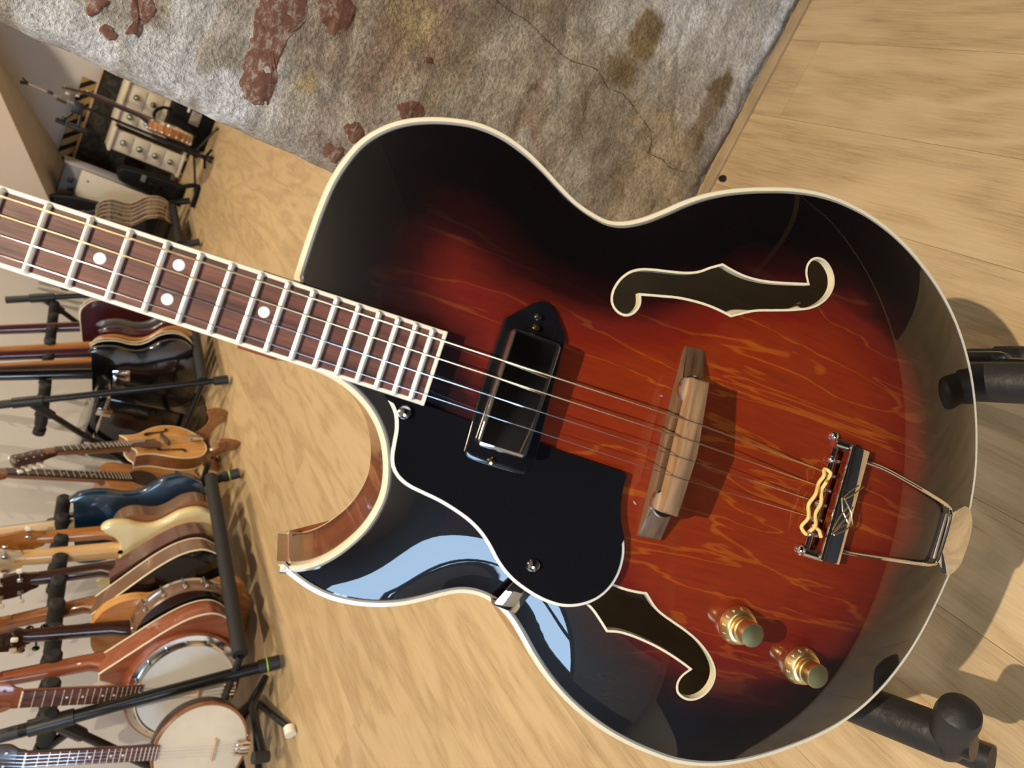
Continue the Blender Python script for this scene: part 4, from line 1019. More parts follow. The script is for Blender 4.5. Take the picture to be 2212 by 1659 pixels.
def outline(typ, L, step=0.012):
    if typ == 'round':
        r = L / 2
        return [(r * math.sin(a), r - r * math.cos(a)) for a in [2 * PI * k / 56 for k in range(56)]]
    h = HALF[typ]
    cn = {'violin': (6, 12), 'sg': (12,), 'mando': (10,)}.get(typ, ())
    full = [(x, y) for x, y in h] + [(-x, y) for x, y in reversed(h[1:])]
    n = len(full); cc = set()
    for c in cn: cc |= {c, n - c}
    cc |= {len(h) - 1, len(h)}
    return [(x * L, y * L) for x, y in spline(full, step / L, True, corners=cc)]

def instrument(name, label, M, typ, L, T, side, back, top, nut, neck='brownwood', board='ebony', binding=None, solid=False, group=None, cat='guitar',
               head='3', headmat=None, tuners='ivory', nw=0.048, front=False, joint=None, neckT=0.023, plate=False, tun_n=3, arch=0.0, bw=0.0026):
    """a fretted or bowed instrument: x across, y up the neck, z towards its face; the body stands on y = 0"""
    root = empty(name, label=label, cat=cat, group=group, matrix=M)
    ol = outline(typ, L)
    e = min(0.006, T * 0.2)
    if solid:
        b = MB(); rings = []
        for ins, z in ((e * 1.6, -T / 2), (e * 0.5, -T / 2 + e * 0.4), (0, -T / 2 + e * 1.3), (0, T / 2 - e * 1.3), (e * 0.5, T / 2 - e * 0.4), (e * 1.6, T / 2)):
            pl = inset(ol, ins) if ins else ol
            rings.append([(x, y, z) for x, y in pl])
        n = len(ol)
        b.add([p for r in rings for p in r], [(i * n + k, i * n + (k + 1) % n, (i + 1) * n + (k + 1) % n, (i + 1) * n + k) for i in range(5) for k in range(n)] + [tuple(range(n))[::-1], tuple(5 * n + k for k in range(n))])
        b.build('body', side, root)
    else:
        n = len(ol); b = MB()
        rings = [[(x, y, -T / 2) for x, y in ol], [(x, y, T / 2) for x, y in ol]]
        b.add([p for r in rings for p in r], [(k, (k + 1) % n, n + (k + 1) % n, n + k) for k in range(n)])
        b.build('body_side', side, root)
        for nm, mm, sg in (('back', back, -1), ('top', top, 1)):
            cen = (0, L * 0.36); b = MB(); rings = []
            for s_ in (1.0, 0.93, 0.75, 0.45, 0.15):
                rings.append([(cen[0] + (x - cen[0]) * s_, cen[1] + (y - cen[1]) * s_, sg * (T / 2 + 0.0015 + arch * (1 - s_ * s_))) for x, y in ol])
            rings.insert(0, [(x, y, sg * (T / 2 - 0.001)) for x, y in ol])
            m_ = len(rings)
            b.add([p for r in rings for p in r], [(i * n + k, i * n + (k + 1) % n, (i + 1) * n + (k + 1) % n, (i + 1) * n + k) for i in range(m_ - 1) for k in range(n)] + [tuple((m_ - 1) * n + k for k in range(n))])
            b.build(nm, mm, root)
    if binding:
        for z in ((T / 2, -T / 2) if bw > 0.002 else (T / 2,)):
            MB().tube([(x, y, z) for x, y in ol], bw, 6, closed=True).build('binding', binding, root)
    zf = T / 2 + 0.004
    j = joint if joint is not None else L * (0.80 if typ in ('sg', 'tele', 'mando') else 0.985)
    # neck
    zt = zf
    b = MB(); ys = [j - 0.05, j - 0.012, j + 0.025, nut - 0.03, nut, nut + 0.03]; dp = [T * 0.8, T * 0.75, neckT * 1.2, neckT, neckT * 0.9, neckT * 0.8]
    m_ = 9; prof = []
    for y, d in zip(ys, dp):
        w_ = nw / 2 * (1 if y <= j else 1 - 0.16 * min(1, (y - j) / max(nut - j, .01)))
        prof.append([(w_ * math.cos(PI * k / (m_ - 1)), y, zt - d * math.sin(PI * k / (m_ - 1)) ** 0.8) for k in range(m_)])
    b.add([p for r in prof for p in r], [(i * m_ + k, i * m_ + k + 1, (i + 1) * m_ + k + 1, (i + 1) * m_ + k) for i in range(len(ys) - 1) for k in range(m_ - 1)] + [tuple(range(m_)), tuple((len(ys) - 1) * m_ + k for k in range(m_))] + [(i * m_, (i + 1) * m_, (i + 1) * m_ + m_ - 1, i * m_ + m_ - 1) for i in range(len(ys) - 1)])
    b.build('neck', neck, root)
    fb0 = j - (0.10 if typ not in ('round', 'violin') else 0.02)
    if typ == 'violin': fb0 = j - 0.11
    MB().prism([(-nw * 0.5, fb0), (nw * 0.5, fb0), (nw * 0.42, nut), (-nw * 0.42, nut)], zt - 0.001, zt + 0.005, 0.0012).build('fingerboard', board, root)
    if front:
        b = MB(); sc = (nut - L * 0.33) if typ != 'round' else (nut - L * 0.42)
        k = 1
        while True:
            y = nut - sc * (1 - 2 ** (-k / 12))
            if y < fb0 + 0.004 or k > 22: break
            b.box((0, y, zt + 0.0055), (nw * 0.9, 0.0016, 0.0014)); k += 1
        o = b.build('frets', 'fret', root, smooth=0); o['kind'] = 'stuff'
        for k in (5, 7, 10, 12):
            y = nut - sc * (1 - 0.5 * (2 ** (-k / 12) + 2 ** (-(k - 1) / 12)))
            MB().cyl((0, y, zt + 0.004), (0, y, zt + 0.0056), 0.0028, n=12).build('fret_marker', 'pearl', root)
    b = MB()
    for k in range(4):
        xx = (k - 1.5) * nw * 0.2
        b.tube([(xx, nut + 0.03, zt + 0.002), (xx, nut, zt + 0.008), (xx, L * 0.34 if typ != 'round' else L * 0.42, zt + 0.016), (xx, 0.02, zt + 0.006)], 0.0006, 4)
    o = b.build('strings', 'steel', root); o['kind'] = 'stuff'
    # headstock
    hm = headmat or neck
    HL = 0.15 if typ not in ('violin', 'round', 'mando') else 0.12
    tl = lambda y: -0.22 * (y - nut)
    if head == 'scroll':
        sp_ = [(0, nut, zt - 0.005), (0, nut + 0.05, zt - 0.012), (0, nut + 0.085, zt - 0.026), (0, nut + 0.095, zt - 0.046), (0, nut + 0.08, zt - 0.055), (0, nut + 0.068, zt - 0.045), (0, nut + 0.075, zt - 0.036)]
        MB().tube(spline(sp_, 0.006, False), [0.012 - 0.0045 * i / 40 for i in range(len(spline(sp_, 0.006, False)))], 10).build('scroll', hm, root)
        for i in range(4):
            s_ = 1 if i % 2 else -1; y = nut + 0.018 + 0.017 * i
            MB().cyl((-s_ * 0.012, y, zt - 0.014), (s_ * 0.026, y, zt - 0.014), 0.0032).ball((s_ * 0.034, y, zt - 0.014), 0.010, (0.9, 1.0, 0.45)).build('tuning_peg', 'gloss', root)
    else:
        w0 = nw * 0.44
        hp = [(w0, nut), (w0 * 1.25, nut + 0.02), (w0 * 1.75, nut + 0.05), (w0 * 1.65, nut + HL * 0.75), (w0 * 1.75, nut + HL), (0.3 * w0, nut + HL * 1.04), (-0.3 * w0, nut + HL * 1.04), (-w0 * 1.75, nut + HL), (-w0 * 1.65, nut + HL * 0.75), (-w0 * 1.75, nut + 0.05), (-w0 * 1.25, nut + 0.02), (-w0, nut)]
        MB().prism(spline(hp, 0.008), lambda x, y: zt - 0.014 + tl(y), lambda x, y: zt + 0.001 + tl(y), 0.001).build('headstock', hm, root)
        for s_ in (-1, 1):
            for i in range(tun_n):
                y = nut + 0.045 + (HL - 0.055) * i / max(1, tun_n - 1) if tun_n > 1 else nut + 0.07
                zz = zt - 0.017 + tl(y)
                t = MB().cyl((s_ * w0 * 0.9, y, zz + 0.02), (s_ * w0 * 0.9, y, zz - 0.002), 0.003, n=10).rbox((s_ * w0 * 0.95, y, zz - 0.003), (0.012, 0.016, 0.008), 0.002).cyl((s_ * w0, y, zz - 0.004), (s_ * (w0 * 1.75 + 0.008), y, zz - 0.004), 0.002, n=8).build('tuner', 'nickel', root)
                MB().rbox((s_ * (w0 * 1.75 + 0.014), y, zz - 0.004), (0.014, 0.016, 0.008), 0.003).build('tuner_button', tuners, t)
    if plate == 'plate':
        p = MB().rbox((0, j - 0.035, -T / 2 - 0.0012), (0.050, 0.064, 0.003), 0.001).build('neck_plate', 'chrome', root)
        for sx in (-1, 1):
            for sy in (-1, 1): MB().lathe([(0.0045, 0), (0.0045, 0.001), (0.003, 0.0022), (0, 0.0025)], (sx * 0.018, j - 0.035 + sy * 0.024, -T / 2 - 0.0025), (0, 0, -1), n=12).build('screw', 'nickel', p)
    elif plate == 'ferrules':
        for sx in (-1, 1):
            for sy in (-1, 1): MB().lathe([(0.0075, 0), (0.0075, 0.0008), (0.0055, 0.0012), (0, 0.0013)], (sx * 0.017, j - 0.030 + sy * 0.022, -T / 2 - 0.0005), (0, 0, -1), n=14).build('screw_ferrule', 'gloss', root)
    return root
def rackM(t, l, z, lean, facing='back', tilt=0.0, yaw=0.0, hw=0.15):
    """pose in a rack: t along it, l out from it, leaning back to the wall; yaw turns the body about its room-side edge"""
    a = math.radians(lean); y_ = math.radians(yaw)
    rn = (RN * math.cos(y_) + RV * math.sin(y_)).normalized(); rv = (RV * math.cos(y_) - RN * math.sin(y_)).normalized()
    u = (Vector((0, 0, 1)) * math.cos(a) - rn * math.sin(a)).normalized()
    zf = rv if facing == 'back' else -rv
    if tilt: u = (u + zf * -math.tan(math.radians(tilt))).normalized()
    x = u.cross(zf).normalized(); zf = x.cross(u).normalized()
    org = rp(t, l, z) + RN * hw - rn * hw
    return frame(org, x, u, zf)

def banjo(name, label, M, R, T, nut, rimm, headm, resonator=False, flange=False, cat='banjo', tail=True, neck='brownwood', backm=None, tun='ivory', nw=0.036, tun_n=2, group=None, lugs=16, hoop='nickel'):
    root = empty(name, label=label, cat=cat, group=group, matrix=M)
    c = (0, R, 0)
    MB().lathe([(R * 0.97, -T / 2), (R, -T / 2 + 0.004), (R, T / 2 - 0.008), (R * 0.985, T / 2 - 0.002), (R * 0.93, T / 2 - 0.002)], c, n=56).build('rim', rimm, root)
    if resonator:
        MB().lathe([(0.0, -T / 2 - 0.030), (R * 0.6, -T / 2 - 0.027), (R * 1.04, -T / 2 - 0.012), (R * 1.16, -T / 2 + 0.002), (R * 1.18, T / 2 - 0.020), (R * 1.15, T / 2 - 0.016), (R * 0.98, T / 2 - 0.026)], c, n=64).build('resonator', backm or rimm, root)
        MB().lathe([(R * 1.0, T / 2 - 0.016), (R * 1.14, T / 2 - 0.017), (R * 1.14, T / 2 - 0.014), (R * 1.0, T / 2 - 0.012)], c, n=64).build('flange', 'nickel', root)
    elif backm:
        MB().lathe([(0, -T / 2 - 0.006), (R * 0.7, -T / 2 - 0.004), (R * 0.97, -T / 2)], c, n=56).build('back', backm, root)
    MB().lathe([(R * 0.965, T / 2 - 0.010), (R * 1.012, T / 2 - 0.010), (R * 1.015, T / 2 + 0.002), (R * 0.985, T / 2 + 0.004), (R * 0.955, T / 2 + 0.001)], c, n=56).build('tension_hoop', hoop, root)
    MB().lathe([(R * 0.965, T / 2 - 0.001), (R * 0.955, T / 2 + 0.0012), (R * 0.5, T / 2 + 0.0014), (0, T / 2 + 0.0014)], c, n=56).build('head', headm, root)
    for k in range(lugs):
        a = 2 * PI * (k + 0.5) / lugs
        p = Vector((math.sin(a) * R * 1.035, R - math.cos(a) * R * 1.035, 0))
        MB().cyl(p + Vector((0, 0, -T * 0.35)), p + Vector((0, 0, T / 2 + 0.003)), 0.0022, n=6).rbox(p + Vector((0, 0, -T * 0.30)), (0.010, 0.010, 0.016), 0.002).build('tension_hook', 'nickel', root)
    zt = T / 2 + 0.006; j = 2 * R
    b = MB(); m_ = 9; prof = []
    ys = [j - 0.004, j + 0.02, j + 0.05, nut, nut + 0.02]; dp = [T * 0.7, T * 0.6, 0.024, 0.021, 0.018]
    for y, d in zip(ys, dp): prof.append([(nw * 0.5 * math.cos(PI * k / (m_ - 1)), y, zt - d * math.sin(PI * k / (m_ - 1)) ** 0.8) for k in range(m_)])
    b.add([p for r in prof for p in r], [(i * m_ + k, i * m_ + k + 1, (i + 1) * m_ + k + 1, (i + 1) * m_ + k) for i in range(4) for k in range(m_ - 1)] + [tuple(range(m_)), tuple(4 * m_ + k for k in range(m_))] + [(i * m_, (i + 1) * m_, (i + 1) * m_ + m_ - 1, i * m_ + m_ - 1) for i in range(4)])
    b.build('neck', neck, root)
    MB().prism([(-nw * 0.5, j - 0.012), (nw * 0.5, j - 0.012), (nw * 0.44, nut), (-nw * 0.44, nut)], zt - 0.001, zt + 0.004, 0.001).build('fingerboard', 'rosewood' if neck != 'darkwood' else 'ebony', root)
    sc = nut - R * 0.75; b = MB(); k = 1
    while True:
        y = nut - sc * (1 - 2 ** (-k / 12))
        if y < j - 0.008: break
        b.box((0, y, zt + 0.0045), (nw * 0.9, 0.0017, 0.0014)); k += 1
    b.build('frets', 'fret', root, smooth=0)['kind'] = 'stuff'
    for k in (5, 7, 10, 12):
        y = nut - sc * (1 - 0.5 * (2 ** (-k / 12) + 2 ** (-(k - 1) / 12)))
        if y > j: MB().cyl((0, y, zt + 0.003), (0, y, zt + 0.0046), 0.0030, n=12).build('fret_marker', 'pearl', root)
    MB().rbox((0, nut + 0.002, zt + 0.003), (nw * 0.9, 0.004, 0.006), 0.001).build('nut', 'ivory', root)
    MB().rbox((0, R * 0.75, T / 2 + 0.008), (0.055, 0.004, 0.013), 0.0015).build('bridge', 'maple', root)
    b = MB()
    for k in range(4):
        xx = (k - 1.5) * nw * 0.22
        b.tube([(xx, nut + 0.05, zt - 0.005), (xx, nut, zt + 0.007), (xx, R * 0.75, T / 2 + 0.0155), (xx, 0.03, T / 2 + 0.004)], 0.0005, 4)
    b.build('strings', 'steel', root)['kind'] = 'stuff'
    if tail:
        tb = MB().rbox((0, 0.012, T / 2 + 0.006), (0.040, 0.036, 0.006), 0.002).rbox((0, -0.004, T / 2 - 0.006), (0.026, 0.006, 0.03), 0.002).build('tailpiece', 'nickel', root)
        for k in range(4): MB().cyl(((k - 1.5) * 0.0098, 0.034, T / 2 + 0.0095), ((k - 1.5) * 0.0098, -0.004, T / 2 + 0.010), 0.0032, n=8).build('tailpiece_finger', 'chrome', tb)
    w0 = nw * 0.44
    hp = [(w0, nut), (w0 * 1.2, nut + 0.015), (w0 * 1.8, nut + 0.035), (w0 * 1.5, nut + 0.085), (w0 * 1.7, nut + 0.105), (0, nut + 0.115), (-w0 * 1.7, nut + 0.105), (-w0 * 1.5, nut + 0.085), (-w0 * 1.8, nut + 0.035), (-w0 * 1.2, nut + 0.015), (-w0, nut)]
    MB().prism(spline(hp, 0.006), lambda x, y: zt - 0.013 - 0.2 * (y - nut), lambda x, y: zt - 0.001 - 0.2 * (y - nut), 0.001).build('headstock', neck, root)
    for s_ in (-1, 1):
        for i in range(tun_n):
            y = nut + 0.04 + 0.045 * i; zz = zt - 0.018 - 0.2 * (y - nut)
            t = MB().cyl((s_ * w0 * 0.9, y, zz + 0.022), (s_ * w0 * 0.9, y, zz - 0.010), 0.003, n=10).build('tuner', 'nickel', root)
            MB().rbox((s_ * w0 * 0.9, y, zz - 0.015), (0.012, 0.017, 0.009), 0.003).build('tuner_button', tun, t)
    return root

# ------------------------------------------------------------------ near rack
def rack(label, t0, t1, legtop, foot_l, barl, barz, dz_n, tubel, rearl, rings=False, tz=0.105):
    ro = empty('guitar_rack', rp((t0 + t1) / 2, (foot_l + rearl) / 2), label, 'rack')
    o0 = ro.location.copy()
    def bl(mb, name, m, parent=ro):
        mb.v = [tuple(Vector(p) - o0) for p in mb.v]
        return mb.build(name, m, parent)
    for t in (t0, t1):
        ft = rp(t, foot_l, 0.018); tp_ = rp(t, legtop[0] - (0.10 if rings and t > t0 else 0), legtop[1] - (0.03 if rings and t > t0 else 0))
        leg = bl(MB().tube([ft + (ft - tp_).normalized() * 0.004, tp_], 0.0165 if rings else 0.0130, 12), 'front_leg', 'blackmetal')
        d = (tp_ - ft).normalized()
        bl(MB().tube([ft - d * 0.004, ft + d * 0.055], 0.0195, 14), 'foot_cap', 'rubber', leg)
        if rings: bl(MB().tube([ft + d * 0.030, ft + d * 0.033], 0.0202, 14), 'marker_ring', 'greenring', leg)
        bl(MB().tube([tp_ - d * 0.02, tp_ + d * 0.075], 0.0165, 12), 'leg_cap', 'rubber', leg)
        piv = tp_ - d * 0.075
        rf = rp(t, rearl, 0.014)
        bl(MB().tube([piv, rf], 0.0120, 12), 'rear_leg', 'blackmetal')
        bl(MB().tube([piv - d * 0.045, piv + d * 0.055], 0.021, 12).tube([piv, piv + (rf - piv).normalized() * 0.10], 0.018, 10), 'hinge_joint', 'black')
        bl(MB().tube([piv + (rf - piv).normalized() * 0.06, rp(t, barl, barz)], 0.0115, 10), 'bar_bracket', 'blackmetal')
        bl(MB().tube([rp(t, tubel, tz), rp(t, rearl * 0.62, 0.09)], 0.010, 10), 'side_tube', 'blackmetal')
    bl(MB().tube([rp(t0 + 0.005, tubel, tz), rp(t1 - 0.08, tubel, tz)], 0.0215, 14), 'front_foam_tube', 'foam')
    bl(MB().tube([rp(t0, rearl * 0.62, 0.09), rp(t1, rearl * 0.62, 0.09)], 0.0195, 14), 'rear_foam_tube', 'foam')
    bl(MB().tube([rp(t0 - 0.02, barl, barz), rp(t1 + 0.02, barl, barz)], 0.0125, 12), 'top_bar', 'blackmetal')
    for i in range(dz_n + 1):
        t = t0 + 0.012 + (t1 - t0 - 0.024) * i / dz_n
        p = rp(t, barl, barz)
        q = MB().tube([p, p + RN * 0.03 + Vector((0, 0, 0.004)), p + RN * 0.125 + Vector((0, 0, 0.020)), p + RN * 0.133 + Vector((0, 0, 0.021))], [0.016, 0.0225, 0.0215, 0.014], 14)
        q.tube([p - RN * 0.02, p + RN * 0.006], 0.0225, 12)
        bl(q, 'neck_divider', 'foam')
    return ro
rack('black floor rack near the camera holding the banjo, violin and cream guitar', 0.0, 0.850, (-0.254, 0.591), 0.0, -0.335, 0.515, 9, 0.024, -0.60, rings=True, tz=0.138)
rack('black floor rack in the middle holding the black electric guitars', 1.394, 2.26, (-0.262, 0.735), 0.068, -0.36, 0.60, 7, 0.030, -0.57)
rack('black floor rack at the far end under the fan of sunburst guitars', 2.78, 3.43, (-0.27, 0.62), 0.10, -0.40, 0.55, 7, 0.050, -0.58)

S = 'stringed instruments standing in the near rack'
instrument('electric_bass', 'glossy ocean-blue electric bass seen from behind in the near rack', rackM(0.808, -0.136, 0.094, 16.4, yaw=16), 'sg', 0.428, 0.044, 'blue', None, None, 0.68, neck='palemaple', board='ebony', solid=True, cat='bass', group=S, tun_n=2, nw=0.052)
instrument('parlour_guitar', 'small cedar-topped acoustic guitar with dark soundhole standing between the rack and the black case', frame((-1.585, 2.770, 0.012), Vector((0, 0.9783, 0.207)), Vector((0.0, -0.207, 0.9783)), Vector((1, 0, 0))), 'ac', 0.385, 0.080, 'brownwood', 'brownwood', 'cedar', 0.70, front=True, neck='brownwood', board='ebony', group='acoustic guitars at the wall')
SH = [o for o in bpy.data.objects if o.name.startswith('parlour_guitar')][0]
MB().lathe([(0.047, 0.0420), (0.047, 0.0428), (0.0, 0.0430)], (0, 0.235, 0), n=30).build('sound_hole', 'gloss', SH)
MB().lathe([(0.047, 0.0422), (0.056, 0.0424), (0.056, 0.0432), (0.047, 0.0433)], (0, 0.235, 0), n=30).build('rosette', 'ebony', SH)
MB().rbox((0, 0.085, 0.046), (0.12, 0.016, 0.008), 0.003).build('bridge', 'ebony', SH)
instrument('ukulele', 'small brown ukulele with white pegs just behind the cream guitar', rackM(0.705, -0.117, 0.085, 13.1, yaw=16), 'ac', 0.32, 0.066, 'taupe', 'brownwood', 'orangewood', 0.505, neck='orangewood', group=S, tun_n=2, cat='ukulele', tuners='ivory')
instrument('electric_guitar', 'cream solid-body electric guitar with maple neck and black neck ferrules', rackM(0.640, -0.134, 0.075, 12.3, yaw=16), 'tele', 0.392, 0.044, 'butter', None, None, 0.565, neck='maple', board='maple', solid=True, group=S, plate='ferrules', headmat='palemaple', tuners='nickel', nw=0.056)
instrument('cittern', 'dark-necked pear-shaped instrument with plum sides and white pegs', rackM(0.545, -0.109, 0.100, 15.8, yaw=16), 'tear', 0.318, 0.075, 'plum', 'darkwood', 'redwood', 0.50, neck='darkwood', group=S, cat='cittern', tun_n=3, tuners='ivory')
instrument('bouzouki', 'black-backed pear-shaped instrument with brown sides and cream binding', rackM(0.452, -0.108, 0.080, 20.5, yaw=16), 'tear', 0.385, 0.075, 'taupe', 'gloss', 'orangewood', 0.58, neck='brownwood', binding='cream', group=S, cat='bouzouki', headmat='orangewood', tuners='nickel', arch=0.006)
instrument('violin', 'honey-brown varnished violin with curved waist seen from behind', rackM(0.352, -0.140, 0.014, 12.0, yaw=16), 'violin', 0.440, 0.038, 'honey', 'orangewood', 'orangewood', 0.535, neck='orangewood', head='scroll', group=S, cat='violin', nw=0.032, arch=0.010, neckT=0.02)
banjo('banjo_ukulele', 'round dark-backed banjo with black neck between violin and red-brown guitar', rackM(0.288, -0.130, 0.058, 8.0, yaw=16), 0.150, 0.058, 0.54, 'taupe', 'skin', backm='gloss', neck='darkwood', nw=0.040, group=S)
instrument('mandocello', 'red-brown pear-shaped instrument with cream edge behind the white banjo', rackM(0.208, -0.122, 0.088, 14.7, yaw=16), 'tear', 0.352, 0.072, 'redwood', 'redwood', 'honey', 0.57, neck='redwood', binding='cream', group=S, cat='mandolin', tuners='ivory')
banjo('banjo', 'banjo with large white head and wooden resonator in the near rack', rackM(0.075, -0.180, 0.082, 1.5, 'front', yaw=27, hw=0.0), 0.132, 0.070, 0.525, 'brownwood', 'skin', resonator=True, backm='redwood', group=S, neck='redwood', nw=0.046)

S2 = 'electric guitars in the middle rack'
instrument('electric_guitar', 'black double-cut electric guitar with chrome neck plate, front of middle rack', rackM(1.668, -0.074, 0.074, 16.8, yaw=14), 'sg', 0.423, 0.040, 'gloss', None, None, 0.75, neck='gloss', solid=True, group=S2, plate='plate', tuners='nickel')
instrument('electric_guitar', 'black electric guitar with cream edge second in the middle rack', rackM(1.728, -0.066, 0.080, 18.5, yaw=14), 'sg', 0.410, 0.034, 'gloss', 'gloss', 'gloss', 0.75, neck='darkwood', binding='cream', group=S2, tuners='nickel')
instrument('electric_guitar', 'natural brown double-cut electric guitar third in the middle rack', rackM(1.790, -0.063, 0.059, 20.0, yaw=14), 'sg', 0.418, 0.036, 'orangewood', None, None, 0.776, neck='orangewood', solid=True, group=S2, tuners='nickel')
instrument('electric_guitar', 'deep red double-cut electric guitar between the brown and grey ones', rackM(1.862, -0.062, 0.060, 18.9, yaw=14), 'sg', 0.400, 0.036, 'burgundy', None, None, 0.784, neck='burgundy', solid=True, group=S2, tuners='nickel')
instrument('electric_guitar', 'grey-edged electric guitar between the deep red and burgundy ones', rackM(1.940, -0.063, 0.050, 20.3, yaw=14), 'sg', 0.416, 0.036, 'grey', None, None, 0.80, neck='orangewood', solid=True, group=S2, tuners='nickel')
instrument('electric_guitar', 'burgundy single-cut electric guitar with cream binding furthest in middle rack', rackM(2.12, -0.074, 0.076, 20.0, yaw=14), 'lp', 0.46, 0.046, 'burgundy', 'burgundy', 'burgundy', 0.80, neck='burgundy', binding='cream', group=S2, tuners='brass', headmat='gloss')
S3 = 'sunburst guitars fanned in the far rack'
far = [(3.37, -0.050, 0.066, 0.42, 22), (3.305, -0.047, 0.068, 0.42, 22), (3.24, -0.047, 0.070, 0.42, 22), (3.175, -0.045, 0.072, 0.42, 22), (3.11, -0.045, 0.074, 0.42, 22), (3.04, -0.045, 0.074, 0.42, 22)]
fl_ = ['sunburst guitar furthest back in the fanned far rack', 'sunburst guitar second from the back in the fanned far rack', 'sunburst guitar third from the back in the fanned far rack', 'sunburst guitar third from the front in the fanned far rack', 'sunburst guitar second from the front in the fanned far rack', 'sunburst guitar with black back at the front of the far rack']
for (t, l, z, L, le), lb in zip(far, fl_):
    instrument('archtop_guitar', lb, rackM(t, l, z, le), 'lp', L, 0.050, 'sunburst', 'gloss' if t < 3.1 else 'sunburst', 'sunburst', 0.70, neck='brownwood', binding='cream', group=S3, tuners='brass', headmat='gloss', tun_n=3, bw=0.0014)

# mandolin on its wooden stand, facing into the room
my = Vector((-0.10, -0.337, 0.936)).normalized(); mz = Vector((1, 0, 0)); mz = (mz - my * mz.dot(my)).normalized(); mx_ = my.cross(mz)
mando = instrument('mandolin', 'honey-coloured archtop mandolin with f-holes on a small wooden stand', frame((-1.325, 2.655, 0.108), mx_, my, mz), 'mando', 0.325, 0.052, 'brownwood', 'brownwood', 'honey', 0.52, front=True, neck='brownwood', binding='cream', cat='mandolin', headmat='darkwood', tun_n=4, tuners='ivory', nw=0.034, arch=0.008, joint=0.276)
MK = 0.89
for sx in (-1, 1):
    fpts = spline([(sx * 0.052 * MK, 0.215 * MK, 0.036), (sx * 0.060 * MK, 0.225 * MK, 0.035), (sx * 0.066 * MK, 0.212 * MK, 0.035), (sx * 0.070 * MK, 0.170 * MK, 0.035), (sx * 0.076 * MK, 0.128 * MK, 0.034), (sx * 0.086 * MK, 0.115 * MK, 0.033), (sx * 0.092 * MK, 0.125 * MK, 0.033)], 0.006, False)
    MB().tube(fpts, [0.0028 + 0.0018 * abs(math.cos(PI * i / (len(fpts) - 1))) for i in range(len(fpts))], 6).build('sound_hole', 'gloss', mando)
MB().rbox((0, 0.150, 0.043), (0.070, 0.008, 0.018), 0.002).build('bridge', 'ebony', mando)
MB().rbox((0, 0.028, 0.037), (0.034, 0.054, 0.006), 0.002).build('tailpiece', 'nickel', mando)
MB().prism(spline([(-0.02, 0.18), (-0.050, 0.187), (-0.054, 0.23), (-0.040, 0.27), (-0.020, 0.28)], 0.006), 0.043, 0.046).build('pickguard', 'tortoise', mando)
ws = empty('mandolin_stand', (-1.33, 2.68, 0), 'low dark wooden folding stand with curved feet under the mandolin', 'stand')
for s_ in (-1, 1):
    pr = [(-0.11, 0.0), (-0.085, 0.0), (-0.05, 0.035), (0.0, 0.05), (0.045, 0.035), (0.085, 0.0), (0.115, 0.0), (0.125, 0.05), (0.105, 0.085), (0.075, 0.068), (0.02, 0.098), (-0.02, 0.20), (-0.055, 0.21), (-0.055, 0.10), (-0.10, 0.05)]
    mb = MB().prism(spline(pr, 0.012), -0.008, 0.008, 0.002)
    an = s_ * 0.55
    R_ = Matrix.Rotation(an, 3, 'Z') @ Matrix.Rotation(PI / 2, 3, 'X')
    mb.v = [tuple(R_ @ Vector(p) + Vector((0, s_ * 0.075, 0))) for p in mb.v]
    mb.build('side_board', 'brownwood', ws)
MB().cyl((-0.01, -0.08, 0.06), (-0.01, 0.08, 0.06), 0.007, n=10).build('hinge_rod', 'darkwood', ws)

# small banjo nearest the camera, on a low stand of its own
bu = banjo('banjolele', 'small open-back banjo with plain white head at the near corner', rackM(-0.165, -0.118, 0.095, 1.0, 'front', tilt=5, yaw=32, hw=0.0), 0.116, 0.050, 0.50, 'ebony', 'skin2', neck='ebony', nw=0.036, lugs=0, hoop='brownwood')
bs = empty('instrument_stand', rp(-0.16, -0.12), 'low black stand with rubber-tipped arms under the small banjo', 'stand')
o0 = bs.location.copy()
def bl(mb, name, m, parent=bs):
    mb.v = [tuple(Vector(p) - o0) for p in mb.v]
    return mb.build(name, m, parent)
for l0_, tt_ in ((-0.065, -0.245), (-0.190, -0.235)):
    a_ = rp(-0.10, l0_, 0.085); b_ = rp(tt_, l0_, 0.075)
    am = bl(MB().tube([rp(0.0, l0_, 0.030), a_, b_], 0.010, 10), 'arm', 'blackmetal')
    bl(MB().tube([b_ + Vector((0, 0, -0.012)), b_ + Vector((0, 0, 0.030))], [0.014, 0.0155], 14), 'rubber_tip', 'rubber', am)
for l0_ in (-0.02, -0.235):
    lg = bl(MB().tube([rp(-0.03, -0.125, 0.045), rp(-0.20, l0_ , 0.012)], 0.010, 10), 'leg', 'blackmetal')
    p = rp(-0.20, l0_, 0.0155); bl(MB().tube([p - RV * 0.018, p + RV * 0.006], 0.0155, 12), 'rubber_foot', 'ivory' if l0_ > -0.1 else 'rubber', lg)
bl(MB().tube([rp(-0.03, -0.125, 0.045), rp(0.02, -0.33, 0.012)], 0.010, 10), 'leg', 'blackmetal')
bl(MB().tube([rp(-0.03, -0.125, 0.04), rp(-0.075, -0.128, 0.10)], 0.012, 12).tube([rp(0.0, -0.19, 0.03), rp(0.0, -0.065, 0.03)], 0.010, 10), 'hub', 'black')

